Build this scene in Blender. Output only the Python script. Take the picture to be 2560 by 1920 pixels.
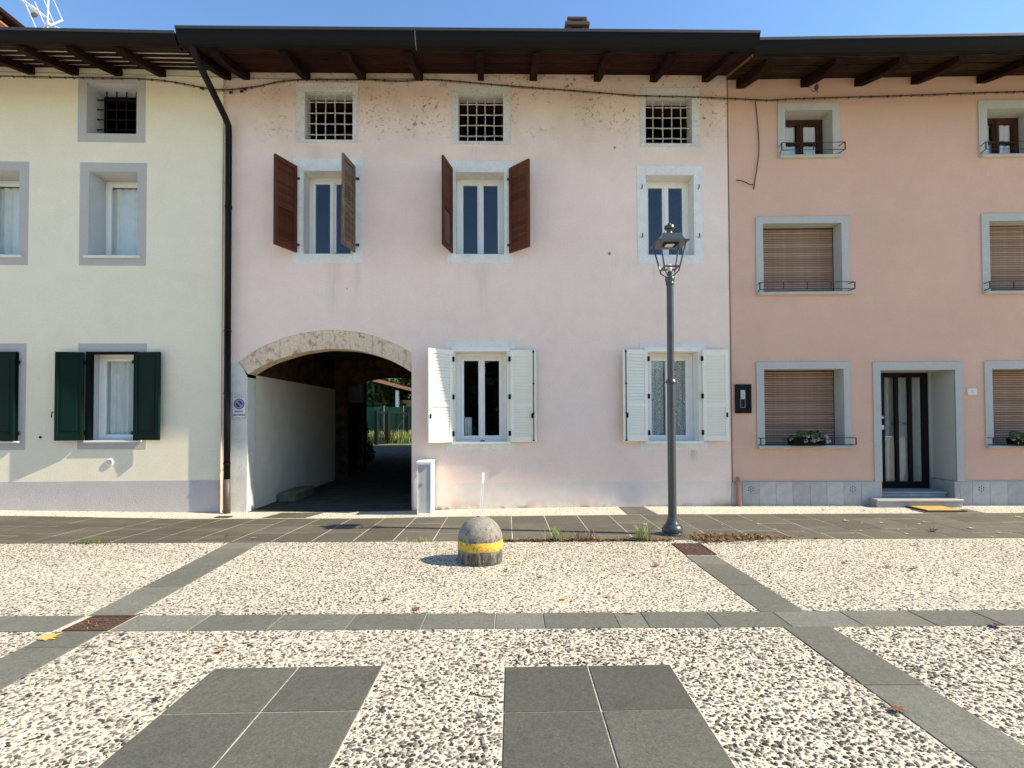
import bpy, bmesh, math, random
import numpy as np
from math import sin, cos, tan, radians, pi, sqrt, atan2
from mathutils import Vector, Matrix

random.seed(7)
rng = np.random.default_rng(11)
SC = bpy.context.scene
for o in list(bpy.data.objects):
    bpy.data.objects.remove(o)
COL = SC.collection

# ------------------------------------------------------------------ camera
PITCH, ROLL = radians(1.18), 0.0045
cam_data = bpy.data.cameras.new('camera')
cam = bpy.data.objects.new('camera', cam_data)
COL.objects.link(cam)
cam_data.sensor_width = 36.0
cam_data.lens = 1340 / 2560 * 36
cam_data.shift_y = 60 / 2560
cam_data.clip_start = 0.05
cam_data.clip_end = 1000
_f = Vector((0, cos(PITCH), sin(PITCH)))
_u = Vector((0, -sin(PITCH), cos(PITCH)))
_r = Vector((1, 0, 0))
_r2 = _r * cos(ROLL) - _u * sin(ROLL)
_u2 = _u * cos(ROLL) + _r * sin(ROLL)
_m = Matrix((( _r2.x, _u2.x, -_f.x, 0), (_r2.y, _u2.y, -_f.y, 0), (_r2.z, _u2.z, -_f.z, 1.5), (0, 0, 0, 1)))
cam.matrix_world = _m
SC.camera = cam

# ------------------------------------------------------------------ sky, sun, exposure
SUN_AZ = radians(-8.6)        # direction to the sun, measured from +X
SUN_EL = radians(39.9)
world = bpy.data.worlds.new('World')
SC.world = world
world.use_nodes = True
wn = world.node_tree
wn.nodes.clear()
sky = wn.nodes.new('ShaderNodeTexSky')
sky.sky_type = 'NISHITA'
sky.sun_disc = False
sky.sun_elevation = SUN_EL
sky.sun_rotation = pi / 2 - SUN_AZ
sky.altitude = 50
sky.air_density = 1.25
sky.dust_density = 0.1
sky.ozone_density = 6.5
bg = wn.nodes.new('ShaderNodeBackground')
bg.inputs['Strength'].default_value = 0.12
wo = wn.nodes.new('ShaderNodeOutputWorld')
wn.links.new(sky.outputs[0], bg.inputs[0])
wn.links.new(bg.outputs[0], wo.inputs[0])

sun_data = bpy.data.lights.new('sun', 'SUN')
sun_data.energy = 4.3
sun_data.angle = radians(0.53)
sun_data.color = (1.0, 0.90, 0.72)
sun = bpy.data.objects.new('sun', sun_data)
COL.objects.link(sun)
_d = Vector((cos(SUN_AZ) * cos(SUN_EL), sin(SUN_AZ) * cos(SUN_EL), sin(SUN_EL)))
sun.rotation_euler = _d.to_track_quat('Z', 'Y').to_euler()
sun.location = (12, -4, 14)

vs = SC.view_settings
vs.view_transform = 'Standard'
vs.look = 'None'
vs.gamma = 1.0
vs.use_curve_mapping = False
vs.exposure = 1.06

# ------------------------------------------------------------------ node helpers
class NT:
    def __init__(s, name, rough=0.8, spec=0.3):
        s.mat = bpy.data.materials.new(name)
        s.mat.use_nodes = True
        s.t = s.mat.node_tree
        s.b = s.t.nodes['Principled BSDF']
        s.out = s.t.nodes['Material Output']
        s.b.inputs['Roughness'].default_value = rough
        s.b.inputs['Specular IOR Level'].default_value = spec
        s._tc = None
    def node(s, t):
        return s.t.nodes.new(t)
    def put(s, sock, v):
        if v is None:
            return
        if hasattr(v, 'is_output'):
            s.t.links.new(v, sock)
        elif isinstance(v, (tuple, list)) and len(v) == 3 and sock.type == 'RGBA':
            sock.default_value = (*v, 1)
        else:
            sock.default_value = v
    def co(s, k='Object'):
        if s._tc is None:
            s._tc = s.node('ShaderNodeTexCoord')
        return s._tc.outputs[k]
    def map(s, vec, scale=(1, 1, 1), loc=(0, 0, 0), rot=(0, 0, 0)):
        n = s.node('ShaderNodeMapping')
        s.put(n.inputs['Vector'], vec)
        n.inputs['Scale'].default_value = scale
        n.inputs['Location'].default_value = loc
        n.inputs['Rotation'].default_value = rot
        return n.outputs[0]
    def noise(s, scale, detail=4, rough=0.55, vec=None, dist=0.0):
        n = s.node('ShaderNodeTexNoise')
        s.put(n.inputs['Vector'], vec if vec is not None else s.co())
        n.inputs['Scale'].default_value = scale
        n.inputs['Detail'].default_value = detail
        n.inputs['Roughness'].default_value = rough
        n.inputs['Distortion'].default_value = dist
        return n.outputs['Fac']
    def vor(s, scale, feature='F1', out='Distance', vec=None, rand=1.0):
        n = s.node('ShaderNodeTexVoronoi')
        n.feature = feature
        s.put(n.inputs['Vector'], vec if vec is not None else s.co())
        n.inputs['Scale'].default_value = scale
        n.inputs['Randomness'].default_value = rand
        return n.outputs[out]
    def math(s, op, a, b=0.0, clamp=False):
        n = s.node('ShaderNodeMath')
        n.operation = op
        n.use_clamp = clamp
        s.put(n.inputs[0], a)
        s.put(n.inputs[1], b)
        return n.outputs[0]
    def rng(s, v, a, b, c=0.0, d=1.0):
        n = s.node('ShaderNodeMapRange')
        n.interpolation_type = 'SMOOTHSTEP'
        s.put(n.inputs['Value'], v)
        for k, x in zip(('From Min', 'From Max', 'To Min', 'To Max'), (a, b, c, d)):
            n.inputs[k].default_value = x
        return n.outputs[0]
    def sep(s, vec=None):
        n = s.node('ShaderNodeSeparateXYZ')
        s.put(n.inputs[0], vec if vec is not None else s.co())
        return n.outputs
    def mix(s, f, a, b, blend='MIX'):
        n = s.node('ShaderNodeMix')
        n.data_type = 'RGBA'
        n.blend_type = blend
        s.put(n.inputs[0], f)
        s.put(n.inputs[6], a)
        s.put(n.inputs[7], b)
        return n.outputs[2]
    def ramp(s, f, stops, interp='LINEAR'):
        n = s.node('ShaderNodeValToRGB')
        n.color_ramp.interpolation = interp
        e = n.color_ramp.elements
        while len(e) < len(stops):
            e.new(0.5)
        for el, (p, c) in zip(e, stops):
            el.position = p
            el.color = (*c, 1) if len(c) == 3 else c
        s.put(n.inputs[0], f)
        return n.outputs[0]
    def bump(s, h, strength=0.3, dist=0.01, normal=None):
        n = s.node('ShaderNodeBump')
        n.inputs['Strength'].default_value = strength
        n.inputs['Distance'].default_value = dist
        s.put(n.inputs['Height'], h)
        if normal is not None:
            s.put(n.inputs['Normal'], normal)
        return n.outputs[0]
    def gain(s, col, fac, lo, hi):
        """multiply a colour by a grey value lo..hi driven by fac"""
        return s.mix(1.0, col, s.ramp(fac, [(0.25, (lo,) * 3), (0.75, (hi,) * 3)]), 'MULTIPLY')
    def col(s, v):
        s.put(s.b.inputs['Base Color'], v)
        return s
    def nrm(s, v):
        s.put(s.b.inputs['Normal'], v)
        return s
    def rough(s, v):
        s.put(s.b.inputs['Roughness'], v)
        return s
    def rnd(s):
        n = s.node('ShaderNodeObjectInfo')
        return n.outputs['Random']

M = {}

def simple(name, col, rough=0.7, spec=0.3, var=0.12, scale=8, bump=0.0, bscale=60, metal=0.0, dist=0.004, rnd=0.0):
    n = NT(name, rough, spec)
    c = n.gain(col, n.noise(scale, 5), 1 - var, 1 + var)
    c = n.gain(c, n.noise(scale * 9, 3), 1 - var * .5, 1 + var * .5)
    if rnd:
        c = n.gain(c, n.rnd(), 1 - rnd, 1 + rnd)
    n.col(c)
    n.b.inputs['Metallic'].default_value = metal
    if bump:
        n.nrm(n.bump(n.noise(bscale, 5, 0.6), bump, dist))
    M[name] = n.mat
    return n.mat

def plaster(name, col, var=0.06, bump=0.35, extra=None, dist=0.006):
    n = NT(name, 0.92, 0.15)
    c = n.gain(col, n.noise(0.7, 3), 1 - var, 1 + var)
    c = n.gain(c, n.noise(3.5, 5, 0.65), 1 - var, 1 + var)
    c = n.gain(c, n.noise(30, 4, 0.75), 0.925, 1.065)
    c = n.gain(c, n.noise(70, 3, 0.7), 0.94, 1.06)
    c = n.gain(c, n.noise(260, 2, 0.6), 0.94, 1.06)
    if extra:
        c = extra(n, c)
    n.col(c)
    h = n.math('ADD', n.noise(55, 4, 0.6), n.math('MULTIPLY', n.noise(180, 3, 0.6), 0.6))
    n.nrm(n.bump(h, bump, dist))
    M[name] = n.mat
    return n.mat

# ------------------------------------------------------------------ mesh helpers
class MB:
    def __init__(s):
        s.v = []
        s.f = []
    def face(s, pts):
        i = len(s.v)
        s.v += [tuple(p) for p in pts]
        s.f.append(tuple(range(i, i + len(pts))))
        return s
    def box(s, x0, x1, y0, y1, z0, z1, b=0.0):
        if x0 > x1: x0, x1 = x1, x0
        if y0 > y1: y0, y1 = y1, y0
        if z0 > z1: z0, z1 = z1, z0
        b = min(b, (x1 - x0) * .45, (y1 - y0) * .45, (z1 - z0) * .45)
        i = len(s.v)
        if b <= 0:
            s.v += [(x, y, z) for x in (x0, x1) for y in (y0, y1) for z in (z0, z1)]
            for f in ((0, 1, 3, 2), (4, 6, 7, 5), (0, 4, 5, 1), (2, 3, 7, 6), (0, 2, 6, 4), (1, 5, 7, 3)):
                s.f.append(tuple(i + k for k in f))
            return s
        idx = {}
        for sx in (0, 1):
            for sy in (0, 1):
                for sz in (0, 1):
                    X, Y, Z = (x0, x1)[sx], (y0, y1)[sy], (z0, z1)[sz]
                    dx, dy, dz = (b if sx == 0 else -b), (b if sy == 0 else -b), (b if sz == 0 else -b)
                    for ax, p in (('x', (X, Y + dy, Z + dz)), ('y', (X + dx, Y, Z + dz)), ('z', (X + dx, Y + dy, Z))):
                        idx[sx, sy, sz, ax] = len(s.v)
                        s.v.append(p)
        g = idx
        s.f.append((g[0,0,0,'x'], g[0,0,1,'x'], g[0,1,1,'x'], g[0,1,0,'x']))
        s.f.append((g[1,0,0,'x'], g[1,1,0,'x'], g[1,1,1,'x'], g[1,0,1,'x']))
        s.f.append((g[0,0,0,'y'], g[1,0,0,'y'], g[1,0,1,'y'], g[0,0,1,'y']))
        s.f.append((g[0,1,0,'y'], g[0,1,1,'y'], g[1,1,1,'y'], g[1,1,0,'y']))
        s.f.append((g[0,0,0,'z'], g[0,1,0,'z'], g[1,1,0,'z'], g[1,0,0,'z']))
        s.f.append((g[0,0,1,'z'], g[1,0,1,'z'], g[1,1,1,'z'], g[0,1,1,'z']))
        for a in (0, 1):
            for c in (0, 1):
                s.f.append((g[0,a,c,'y'], g[1,a,c,'y'], g[1,a,c,'z'], g[0,a,c,'z']))
                s.f.append((g[a,0,c,'x'], g[a,1,c,'x'], g[a,1,c,'z'], g[a,0,c,'z']))
                s.f.append((g[a,c,0,'x'], g[a,c,1,'x'], g[a,c,1,'y'], g[a,c,0,'y']))
        for a in (0, 1):
            for c in (0, 1):
                for d in (0, 1):
                    s.f.append((g[a,c,d,'x'], g[a,c,d,'y'], g[a,c,d,'z']))
        return s
    def tube(s, pts, r, n=8, cap=True):
        pts = [Vector(p) for p in pts]
        rs = r if isinstance(r, (list, tuple)) else [r] * len(pts)
        base = len(s.v)
        prev = None
        for k, p in enumerate(pts):
            if k == 0: d = pts[1] - pts[0]
            elif k == len(pts) - 1: d = pts[-1] - pts[-2]
            else: d = (pts[k + 1] - pts[k]).normalized() + (pts[k] - pts[k - 1]).normalized()
            d.normalize()
            if prev is None:
                a = Vector((0, 0, 1)) if abs(d.z) < .9 else Vector((1, 0, 0))
                n1 = d.cross(a).normalized()
            else:
                n1 = (prev - d * prev.dot(d)).normalized()
            prev = n1
            n2 = d.cross(n1)
            for j in range(n):
                t = 2 * pi * j / n
                s.v.append(tuple(p + (n1 * cos(t) + n2 * sin(t)) * rs[k]))
        for k in range(len(pts) - 1):
            for j in range(n):
                a, b = base + k * n + j, base + k * n + (j + 1) % n
                s.f.append((a, b, b + n, a + n))
        if cap:
            s.f.append(tuple(base + j for j in reversed(range(n))))
            e = base + (len(pts) - 1) * n
            s.f.append(tuple(e + j for j in range(n)))
        return s
    def lathe(s, prof, n=24, c=(0, 0, 0)):
        base = len(s.v)
        for (r, z) in prof:
            for j in range(n):
                t = 2 * pi * j / n
                s.v.append((c[0] + r * cos(t), c[1] + r * sin(t), c[2] + z))
        for k in range(len(prof) - 1):
            for j in range(n):
                a, b = base + k * n + j, base + k * n + (j + 1) % n
                s.f.append((a, b, b + n, a + n))
        s.f.append(tuple(base + j for j in reversed(range(n))))
        e = base + (len(prof) - 1) * n
        s.f.append(tuple(e + j for j in range(n)))
        return s
    def extrude_x(s, poly, x0, x1, cap=True):
        """closed polygon in (y,z) extruded along x"""
        i = len(s.v)
        n = len(poly)
        s.v += [(x0, y, z) for y, z in poly] + [(x1, y, z) for y, z in poly]
        for k in range(n):
            j = (k + 1) % n
            s.f.append((i + k, i + j, i + n + j, i + n + k))
        if cap:
            s.f.append(tuple(i + k for k in range(n)))
            s.f.append(tuple(i + n + k for k in reversed(range(n))))
        return s
    def ring(s, o, i, y0, y1):
        """rectangular ring: o, i = (x0,x1,z0,z1) outer and inner, from y0 (front) to y1"""
        b = 0.0
        s.box(o[0], i[0], y0, y1, o[2], o[3], b)
        s.box(i[1], o[1], y0, y1, o[2], o[3], b)
        if o[3] > i[3]: s.box(i[0], i[1], y0, y1, i[3], o[3], b)
        if i[2] > o[2]: s.box(i[0], i[1], y0, y1, o[2], i[2], b)
        return s
    def mesh(s, name, mat, smooth=False):
        me = bpy.data.meshes.new(name)
        me.from_pydata(s.v, [], s.f)
        bm = bmesh.new()
        bm.from_mesh(me)
        bmesh.ops.recalc_face_normals(bm, faces=bm.faces)
        bm.to_mesh(me)
        bm.free()
        for m in (mat if isinstance(mat, (list, tuple)) else [mat]):
            me.materials.append(M[m] if isinstance(m, str) else m)
        if smooth:
            me.polygons.foreach_set('use_smooth', [True] * len(me.polygons))
        return me
    def build(s, name, mat, parent=None, loc=(0, 0, 0), rot=(0, 0, 0), smooth=False):
        return link(name, s.mesh(name, mat, smooth), parent, loc, rot)

def link(name, data, parent=None, loc=(0, 0, 0), rot=(0, 0, 0)):
    o = bpy.data.objects.new(name, data)
    COL.objects.link(o)
    o.location = loc
    o.rotation_euler = rot
    if parent is not None:
        o.parent = parent
    return o

def tag(o, label=None, cat=None, group=None, kind=None):
    if label: o['label'] = label
    if cat: o['category'] = cat
    if group: o['group'] = group
    if kind: o['kind'] = kind
    return o

def thing(name, label, cat, loc=(0, 0, 0), rz=0, group=None):
    return tag(link(name, None, None, loc, (0, 0, rz)), label, cat, group)

def autosmooth(o, ang=40):
    me = o.data
    me.polygons.foreach_set('use_smooth', [True] * len(me.polygons))
    try:
        me.set_sharp_from_angle(angle=radians(ang))
    except Exception:
        pass
    return o

def smooth01(t):
    t = max(0.0, min(1.0, t))
    return t * t * (3 - 2 * t)

# houses: origin of each front wall and its turn
ANG = {'L': radians(2.0), 'M': radians(1.0), 'R': radians(-1.0)}
ORG = {'M': (-4.85, 9.0653), 'L': (-4.90, 9.02), 'R': (3.7887, 9.2161)}
def W(h, u, y, z):
    a = ANG[h]
    return Vector((ORG[h][0] + u * cos(a) - y * sin(a), ORG[h][1] + u * sin(a) + y * cos(a), z))

def gz(x, y):
    """the paving dips in front of the driveway"""
    pts = ((-8.6, .035), (-4.9, -.05), (-2.2, -.055), (-1.2, -.03), (2.0, 0.0))
    if x <= pts[0][0]: b = pts[0][1]
    elif x >= pts[-1][0]: b = 0.0
    else:
        for (xa, za), (xb, zb) in zip(pts, pts[1:]):
            if xa <= x <= xb:
                b = za + (zb - za) * (x - xa) / (xb - xa)
                break
    w = smooth01((y - 6.6) / 2.6)
    if y > 14: w *= 1 - smooth01((y - 14) / 4)
    return b * w

# ------------------------------------------------------------------ materials
def mid_extra(n, c):
    x, y, z = n.sep()
    # dirt and mould specks under the eaves
    zone = n.math('MULTIPLY', n.rng(z, 6.0, 6.9), n.rng(n.noise(1.1, 3), .38, .56))
    sp = n.rng(n.noise(13, 4, .75, dist=.6), .555, .64)
    c = n.mix(n.math('MULTIPLY', n.math('MULTIPLY', sp, zone), .95), c, (.09, .065, .05))
    tan_top = n.math('MULTIPLY', n.rng(z, 5.4, 7.3), n.rng(n.noise(.9, 4), .35, .75))  # patchy tan tone that grows towards the top
    c = n.mix(n.math('MULTIPLY', tan_top, .5), c, (.40, .29, .19))
    c = n.mix(n.math('MULTIPLY', n.rng(z, 6.0, 7.4), .30), c, (.46, .33, .20))  # even tan tone that grows towards the top
    # small dark holes
    d = n.vor(1.05)
    hole = n.rng(d, .018, .036, 1, 0)
    c = n.mix(n.math('MULTIPLY', hole, .85), c, (.09, .07, .065))
    # run-off streaks below the sills
    st = None
    wig = n.math('MULTIPLY', n.math('SUBTRACT', n.noise(1.5, 4, .6), .5), .16)
    for (u, zt, w, l, a) in ((1.82, 4.18, .20, 1.2, .42), (2.20, 4.18, .10, 1.0, .32), (4.33, 4.17, .22, 1.0, .32), (3.95, 4.17, .08, .5, .25),
                             (7.3, 4.16, .07, .4, .35), (7.95, .96, .10, .3, .9), (1.5, 6.2, .2, .6, .25), (4.2, 6.2, .2, .5, .2)):
        dx = n.math('ABSOLUTE', n.math('ADD', n.math('SUBTRACT', x, u), wig))
        k = n.math('MULTIPLY', n.rng(dx, 0, w, 1, 0), n.math('MULTIPLY', n.rng(z, zt - l, zt - .05 * l, 0, a), n.math('LESS_THAN', z, zt)))
        st = k if st is None else n.math('MAXIMUM', st, k)
    fine = n.noise(1, 5, .7, vec=n.map(n.co(), (26, 26, 1.3)))
    st = n.math('MULTIPLY', st, n.rng(fine, .25, .75))
    c = n.mix(st, c, (.30, .25, .19))
    # lower painted band and splash dirt
    edge = n.math('ADD', z, n.math('MULTIPLY', n.math('SUBTRACT', n.noise(5, 3), .5), .012))
    c = n.mix(n.math('MULTIPLY', n.math('LESS_THAN', edge, .418), .72), c, n.gain((.72, .655, .575), n.noise(6, 4), .9, 1.08))
    foot = n.math('MULTIPLY', n.rng(z, 0, .2, 1, 0), n.rng(n.noise(2.2, 4), .45, .65))
    c = n.mix(n.math('MULTIPLY', foot, .55), c, (.52, .34, .22))
    foot2 = n.math('MULTIPLY', n.rng(z, -.03, .05, 1, 0), n.rng(n.noise(3.7, 3), .5, .6))
    return n.mix(n.math('MULTIPLY', foot2, .7), c, (.10, .08, .06))
plaster('pink_plaster', (.86, .675, .555), .05, .45, mid_extra)

def left_extra(n, c):
    x, y, z = n.sep()
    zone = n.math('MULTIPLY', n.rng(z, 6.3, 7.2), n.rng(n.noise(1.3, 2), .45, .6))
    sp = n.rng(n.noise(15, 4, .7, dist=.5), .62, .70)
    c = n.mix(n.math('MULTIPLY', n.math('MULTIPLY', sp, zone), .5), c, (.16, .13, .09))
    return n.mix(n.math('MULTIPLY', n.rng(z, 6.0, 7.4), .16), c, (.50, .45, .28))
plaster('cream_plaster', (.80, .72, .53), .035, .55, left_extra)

def right_extra(n, c):
    x, y, z = n.sep()
    d = n.vor(2.6)
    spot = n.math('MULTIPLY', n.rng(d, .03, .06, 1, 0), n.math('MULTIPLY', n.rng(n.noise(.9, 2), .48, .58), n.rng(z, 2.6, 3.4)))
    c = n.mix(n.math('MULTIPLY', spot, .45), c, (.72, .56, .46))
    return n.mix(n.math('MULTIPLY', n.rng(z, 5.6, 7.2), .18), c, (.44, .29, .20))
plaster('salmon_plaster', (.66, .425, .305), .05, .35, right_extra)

plaster('grey_paint', (.45, .42, .385), .03, .45)
plaster('grey_plinth', (.50, .46, .42), .05, .7)
plaster('reveal_grey', (.52, .52, .50), .04, .3)
def ws(n, c):
    k = n.rng(n.noise(26, 4, .7), .60, .70)
    c = n.mix(n.math('MULTIPLY', k, .30), c, (.42, .43, .43))
    return n.gain(c, n.noise(9, 4), .92, 1.05)
plaster('white_surround', (.80, .78, .71), .05, .7, ws, .012)
def rs(n, c):
    k = n.rng(n.noise(22, 5, .75), .52, .66)
    return n.mix(n.math('MULTIPLY', k, .55), c, (.34, .33, .29))
plaster('rough_surround', (.70, .68, .61), .10, .9, rs, .012)
plaster('pale_surround', (.47, .46, .41), .03, .2)
def pil(n, c):
    k = n.rng(n.noise(5, 5, .7), .52, .62)
    c = n.mix(n.math('MULTIPLY', k, .3), c, (.40, .40, .37))
    return c
plaster('pillar_plaster', (.72, .69, .59), .08, .8, pil, .012)
plaster('passage_plaster', (.72, .64, .48), .06, .4)
def archx(n, c):
    x, y, z = n.sep()
    patch = n.noise(7, 6, .75, dist=.8)
    c = n.mix(n.math('MULTIPLY', n.rng(patch, .54, .60), .75), c, (.40, .235, .135))
    st = n.noise(1, 4, .6, vec=n.map(n.co(), (18, 18, 4)))
    c = n.mix(n.math('MULTIPLY', n.rng(st, .54, .62), .6), c, (.44, .31, .20))
    return n.gain(c, n.noise(30, 4, .7), .82, 1.12)
plaster('arch_plaster', (.78, .60, .42), .08, .8, archx, .010)
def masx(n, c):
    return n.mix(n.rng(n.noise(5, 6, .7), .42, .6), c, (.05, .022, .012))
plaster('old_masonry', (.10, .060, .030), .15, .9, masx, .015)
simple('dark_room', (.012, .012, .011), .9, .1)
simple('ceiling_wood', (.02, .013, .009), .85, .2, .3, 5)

def wood(name, a, b, rough=.6, along=(60, 60, 3), spec=.08):
    n = NT(name, rough, spec)
    g = n.noise(1, 5, .65, vec=n.map(n.co(), along), dist=.3)
    c = n.mix(n.rng(g, .3, .7), a, b)
    c = n.gain(c, n.noise(6, 4), .8, 1.2)
    c = n.gain(c, n.rnd(), .8, 1.2)
    n.col(c)
    n.nrm(n.bump(g, .3, .004))
    M[name] = n.mat
wood('rafter_wood', (.006, .0022, .0015), (.026, .009, .0055), .75, (40, 3, 40))
wood('plank_wood', (.010, .0028, .0018), (.042, .012, .007), .75, (3, 40, 40))
wood('old_plank_wood', (.008, .004, .002), (.055, .033, .015), .8, (3, 40, 40))
wood('brown_shutter', (.082, .026, .012), (.125, .042, .020), .5, (50, 50, 3), .15)
wood('worn_shutter', (.10, .05, .03), (.26, .18, .13), .8, (50, 50, 4))
wood('window_wood', (.05, .018, .010), (.09, .034, .018), .4, (50, 50, 3))
simple('roof_tile', (.36, .17, .10), .85, .2, .2)
simple('roof_underside', (.85, .78, .62), .9, .1, .12, 6)
simple('gutter_metal', (.006, .0065, .0065), .55, .12, .12, 3)
simple('gutter_metal_brown', (.006, .005, .0045), .55, .12, .12, 3)
simple('gutter_lip', (.035, .036, .036), .45, .35, .2, 9)  # rim highlight put into a lighter colour than the gutter itself
simple('solder', (.16, .165, .165), .5, .4)
simple('pipe_metal', (.008, .0065, .006), .55, .15, .2, 4)
simple('pipe_brown', (.09, .065, .05), .5, .4, .2, 4)
simple('white_frame', (.84, .82, .74), .35, .4, .04)
simple('white_paint', (.84, .80, .66), .42, .4, .04, 6, .1, 90)
simple('green_paint', (.0015, .014, .009), .5, .12, .10, 5)
simple('green_dark', (.001, .003, .0025), .6, .1, .1)
simple('black_metal', (.008, .008, .008), .6, .15, .1)
simple('navy_metal', (.016, .018, .028), .5, .4, .1)
def rust():
    n = NT('rusty_bar', .75, .3)
    n.col(n.mix(n.rng(n.noise(40, 4, .7), .46, .62), (.60, .56, .50), (.22, .11, .06)))
    M['rusty_bar'] = n.mat
rust()
simple('rust', (.078, .044, .032), .85, .2, .3, 25, .5, 120)
simple('rust_brown', (.10, .06, .045), .9, .2, .3, 30, .5, 120)
simple('sill_stone', (.66, .66, .62), .6, .3, .05)
simple('marble_step', (.34, .335, .31), .5, .4, .12, 5)
def tilem():
    n = NT('plinth_stone', .55, .35)
    c = n.gain((.40, .395, .37), n.noise(7, 6, .6), .80, 1.2)
    c = n.gain(c, n.noise(90, 3), .93, 1.07)
    c = n.gain(c, n.rnd(), .88, 1.1)
    n.col(c)
    M['plinth_stone'] = n.mat
tilem()
simple('roller_slat', (.37, .24, .16), .6, .25, .16, 14, 0, 60, rnd=.14)
simple('cable_black', (.045, .036, .028), .7, .3, .3, 20)
simple('cable_tan', (.22, .17, .10), .7, .3, .3, 20)
simple('curtain_white', (.85, .85, .80), .9, .1, .06)
simple('curtain_grey', (.72, .75, .68), .9, .1, .08)
simple('door_curtain', (.40, .40, .36), .9, .1, .1)
simple('joint_shadow', (.26, .15, .11), .9, .1, .25, 4)
simple('terracotta', (.44, .20, .13), .7, .3, .15)
simple('mat_coir', (.52, .33, .10), .95, .05, .15, 90, .6, 300)
simple('rubber', (.02, .02, .02), .8, .2)
simple('aluminium', (.55, .57, .60), .3, .5, .05, 20, 0, 60, .9)
simple('chimney_render', (.085, .070, .056), .9, .2, .15, 12, .4, 60)
simple('antenna_metal', (.72, .72, .70), .35, .5, .06, 20, 0, 60, .3)
simple('cabinet_white', (.80, .80, .78), .45, .4, .03)
simple('cabinet_grey', (.46, .45, .42), .5, .4, .06, 6)
simple('blue_white_wall', (.30, .33, .40), .9, .1)
simple('lamp_iron', (.050, .052, .050), .30, .6, .15, 12, .12, 140)
simple('led_panel', (.70, .68, .60), .3, .5, .02)
simple('stem_green', (.06, .10, .03), .8, .2)
def lace():
    n = NT('lace_curtain', .9, .1)
    v = n.vor(15, 'F1', 'Distance')
    k = n.rng(n.math('SINE', n.math('MULTIPLY', v, 34.0)), -.1, .5)
    k = n.math('MAXIMUM', k, n.rng(n.noise(60, 3), .5, .7))
    n.col(n.mix(k, (.16, .18, .165), (.75, .78, .70)))
    M['lace_curtain'] = n.mat
lace()

def glass(name, tint=(1, 1, 1), ior=1.55, refl=(1, 1, 1)):
    n = NT(name)
    t = n.t
    t.nodes.remove(n.b)
    lw = n.node('ShaderNodeLayerWeight')
    lw.inputs['Blend'].default_value = 0.5
    r0 = ((ior - 1) / (ior + 1)) ** 2
    refl_f = n.math('ADD', n.math('MULTIPLY', n.math('POWER', lw.outputs['Facing'], 5.0), 1 - r0), r0)
    tr = n.node('ShaderNodeBsdfTransparent')
    tr.inputs['Color'].default_value = (*tint, 1)
    gl = n.node('ShaderNodeBsdfGlossy')
    gl.inputs['Roughness'].default_value = 0.012
    gl.inputs['Color'].default_value = (*refl, 1)
    bm_ = n.node('ShaderNodeBump')
    bm_.inputs['Strength'].default_value = 0.03
    bm_.inputs['Distance'].default_value = 0.02
    nz = n.noise(1.6, 1)
    t.links.new(nz, bm_.inputs['Height'])
    t.links.new(bm_.outputs[0], gl.inputs['Normal'])
    mx = n.node('ShaderNodeMixShader')
    t.links.new(refl_f, mx.inputs[0])
    t.links.new(tr.outputs[0], mx.inputs[1])
    t.links.new(gl.outputs[0], mx.inputs[2])
    t.links.new(mx.outputs[0], n.out.inputs[0])
    M[name] = n.mat
glass('glass', (.97, .98, .98), 1.48)
glass('door_glass', (.97, .98, .98), 1.45)

# ground materials
def mortar():
    n = NT('exposed_aggregate', .9, .15)
    v = n.vor(52, 'F1', 'Color')
    d = n.vor(52, 'F1', 'Distance')
    s_ = n.node('ShaderNodeSeparateColor')
    n.put(s_.inputs[0], v)
    peb = n.ramp(s_.outputs[0], [(0, (.62, .57, .46)), (.45, (.66, .62, .53)), (.62, (.34, .31, .26)), (.8, (.50, .46, .40)), (1, (.68, .64, .56))])
    c = n.mix(n.rng(d, .42, .6), peb, (.60, .53, .395))
    c = n.gain(c, n.noise(1.2, 4), .86, 1.06)
    c = n.gain(c, n.noise(.35, 4), .92, 1.05)
    c = n.gain(c, n.noise(120, 3), .86, 1.08)
    n.col(c)
    n.nrm(n.bump(n.math('ADD', n.noise(70, 4, .6), n.math('MULTIPLY', d, -1.0)), .6, .006))
    M['exposed_aggregate'] = n.mat
mortar()
def pebm(name, src):
    n = NT(name, .65, .12)
    if src == 'attr':
        a = n.node('ShaderNodeAttribute')
        a.attribute_name = 'tone'
        c = a.outputs['Color']
    else:
        c = n.ramp(n.rnd(), [(0, (.045, .042, .036)), (.45, (.12, .11, .09)), (.65, (.22, .20, .16)), (.85, (.30, .27, .21)), (1, (.55, .49, .39))])
    c = n.gain(c, n.noise(160, 3), .88, 1.1)
    n.col(c)
    M[name] = n.mat
pebm('pebble_tone', 'attr')
pebm('pebble_single', 'rnd')
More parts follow.
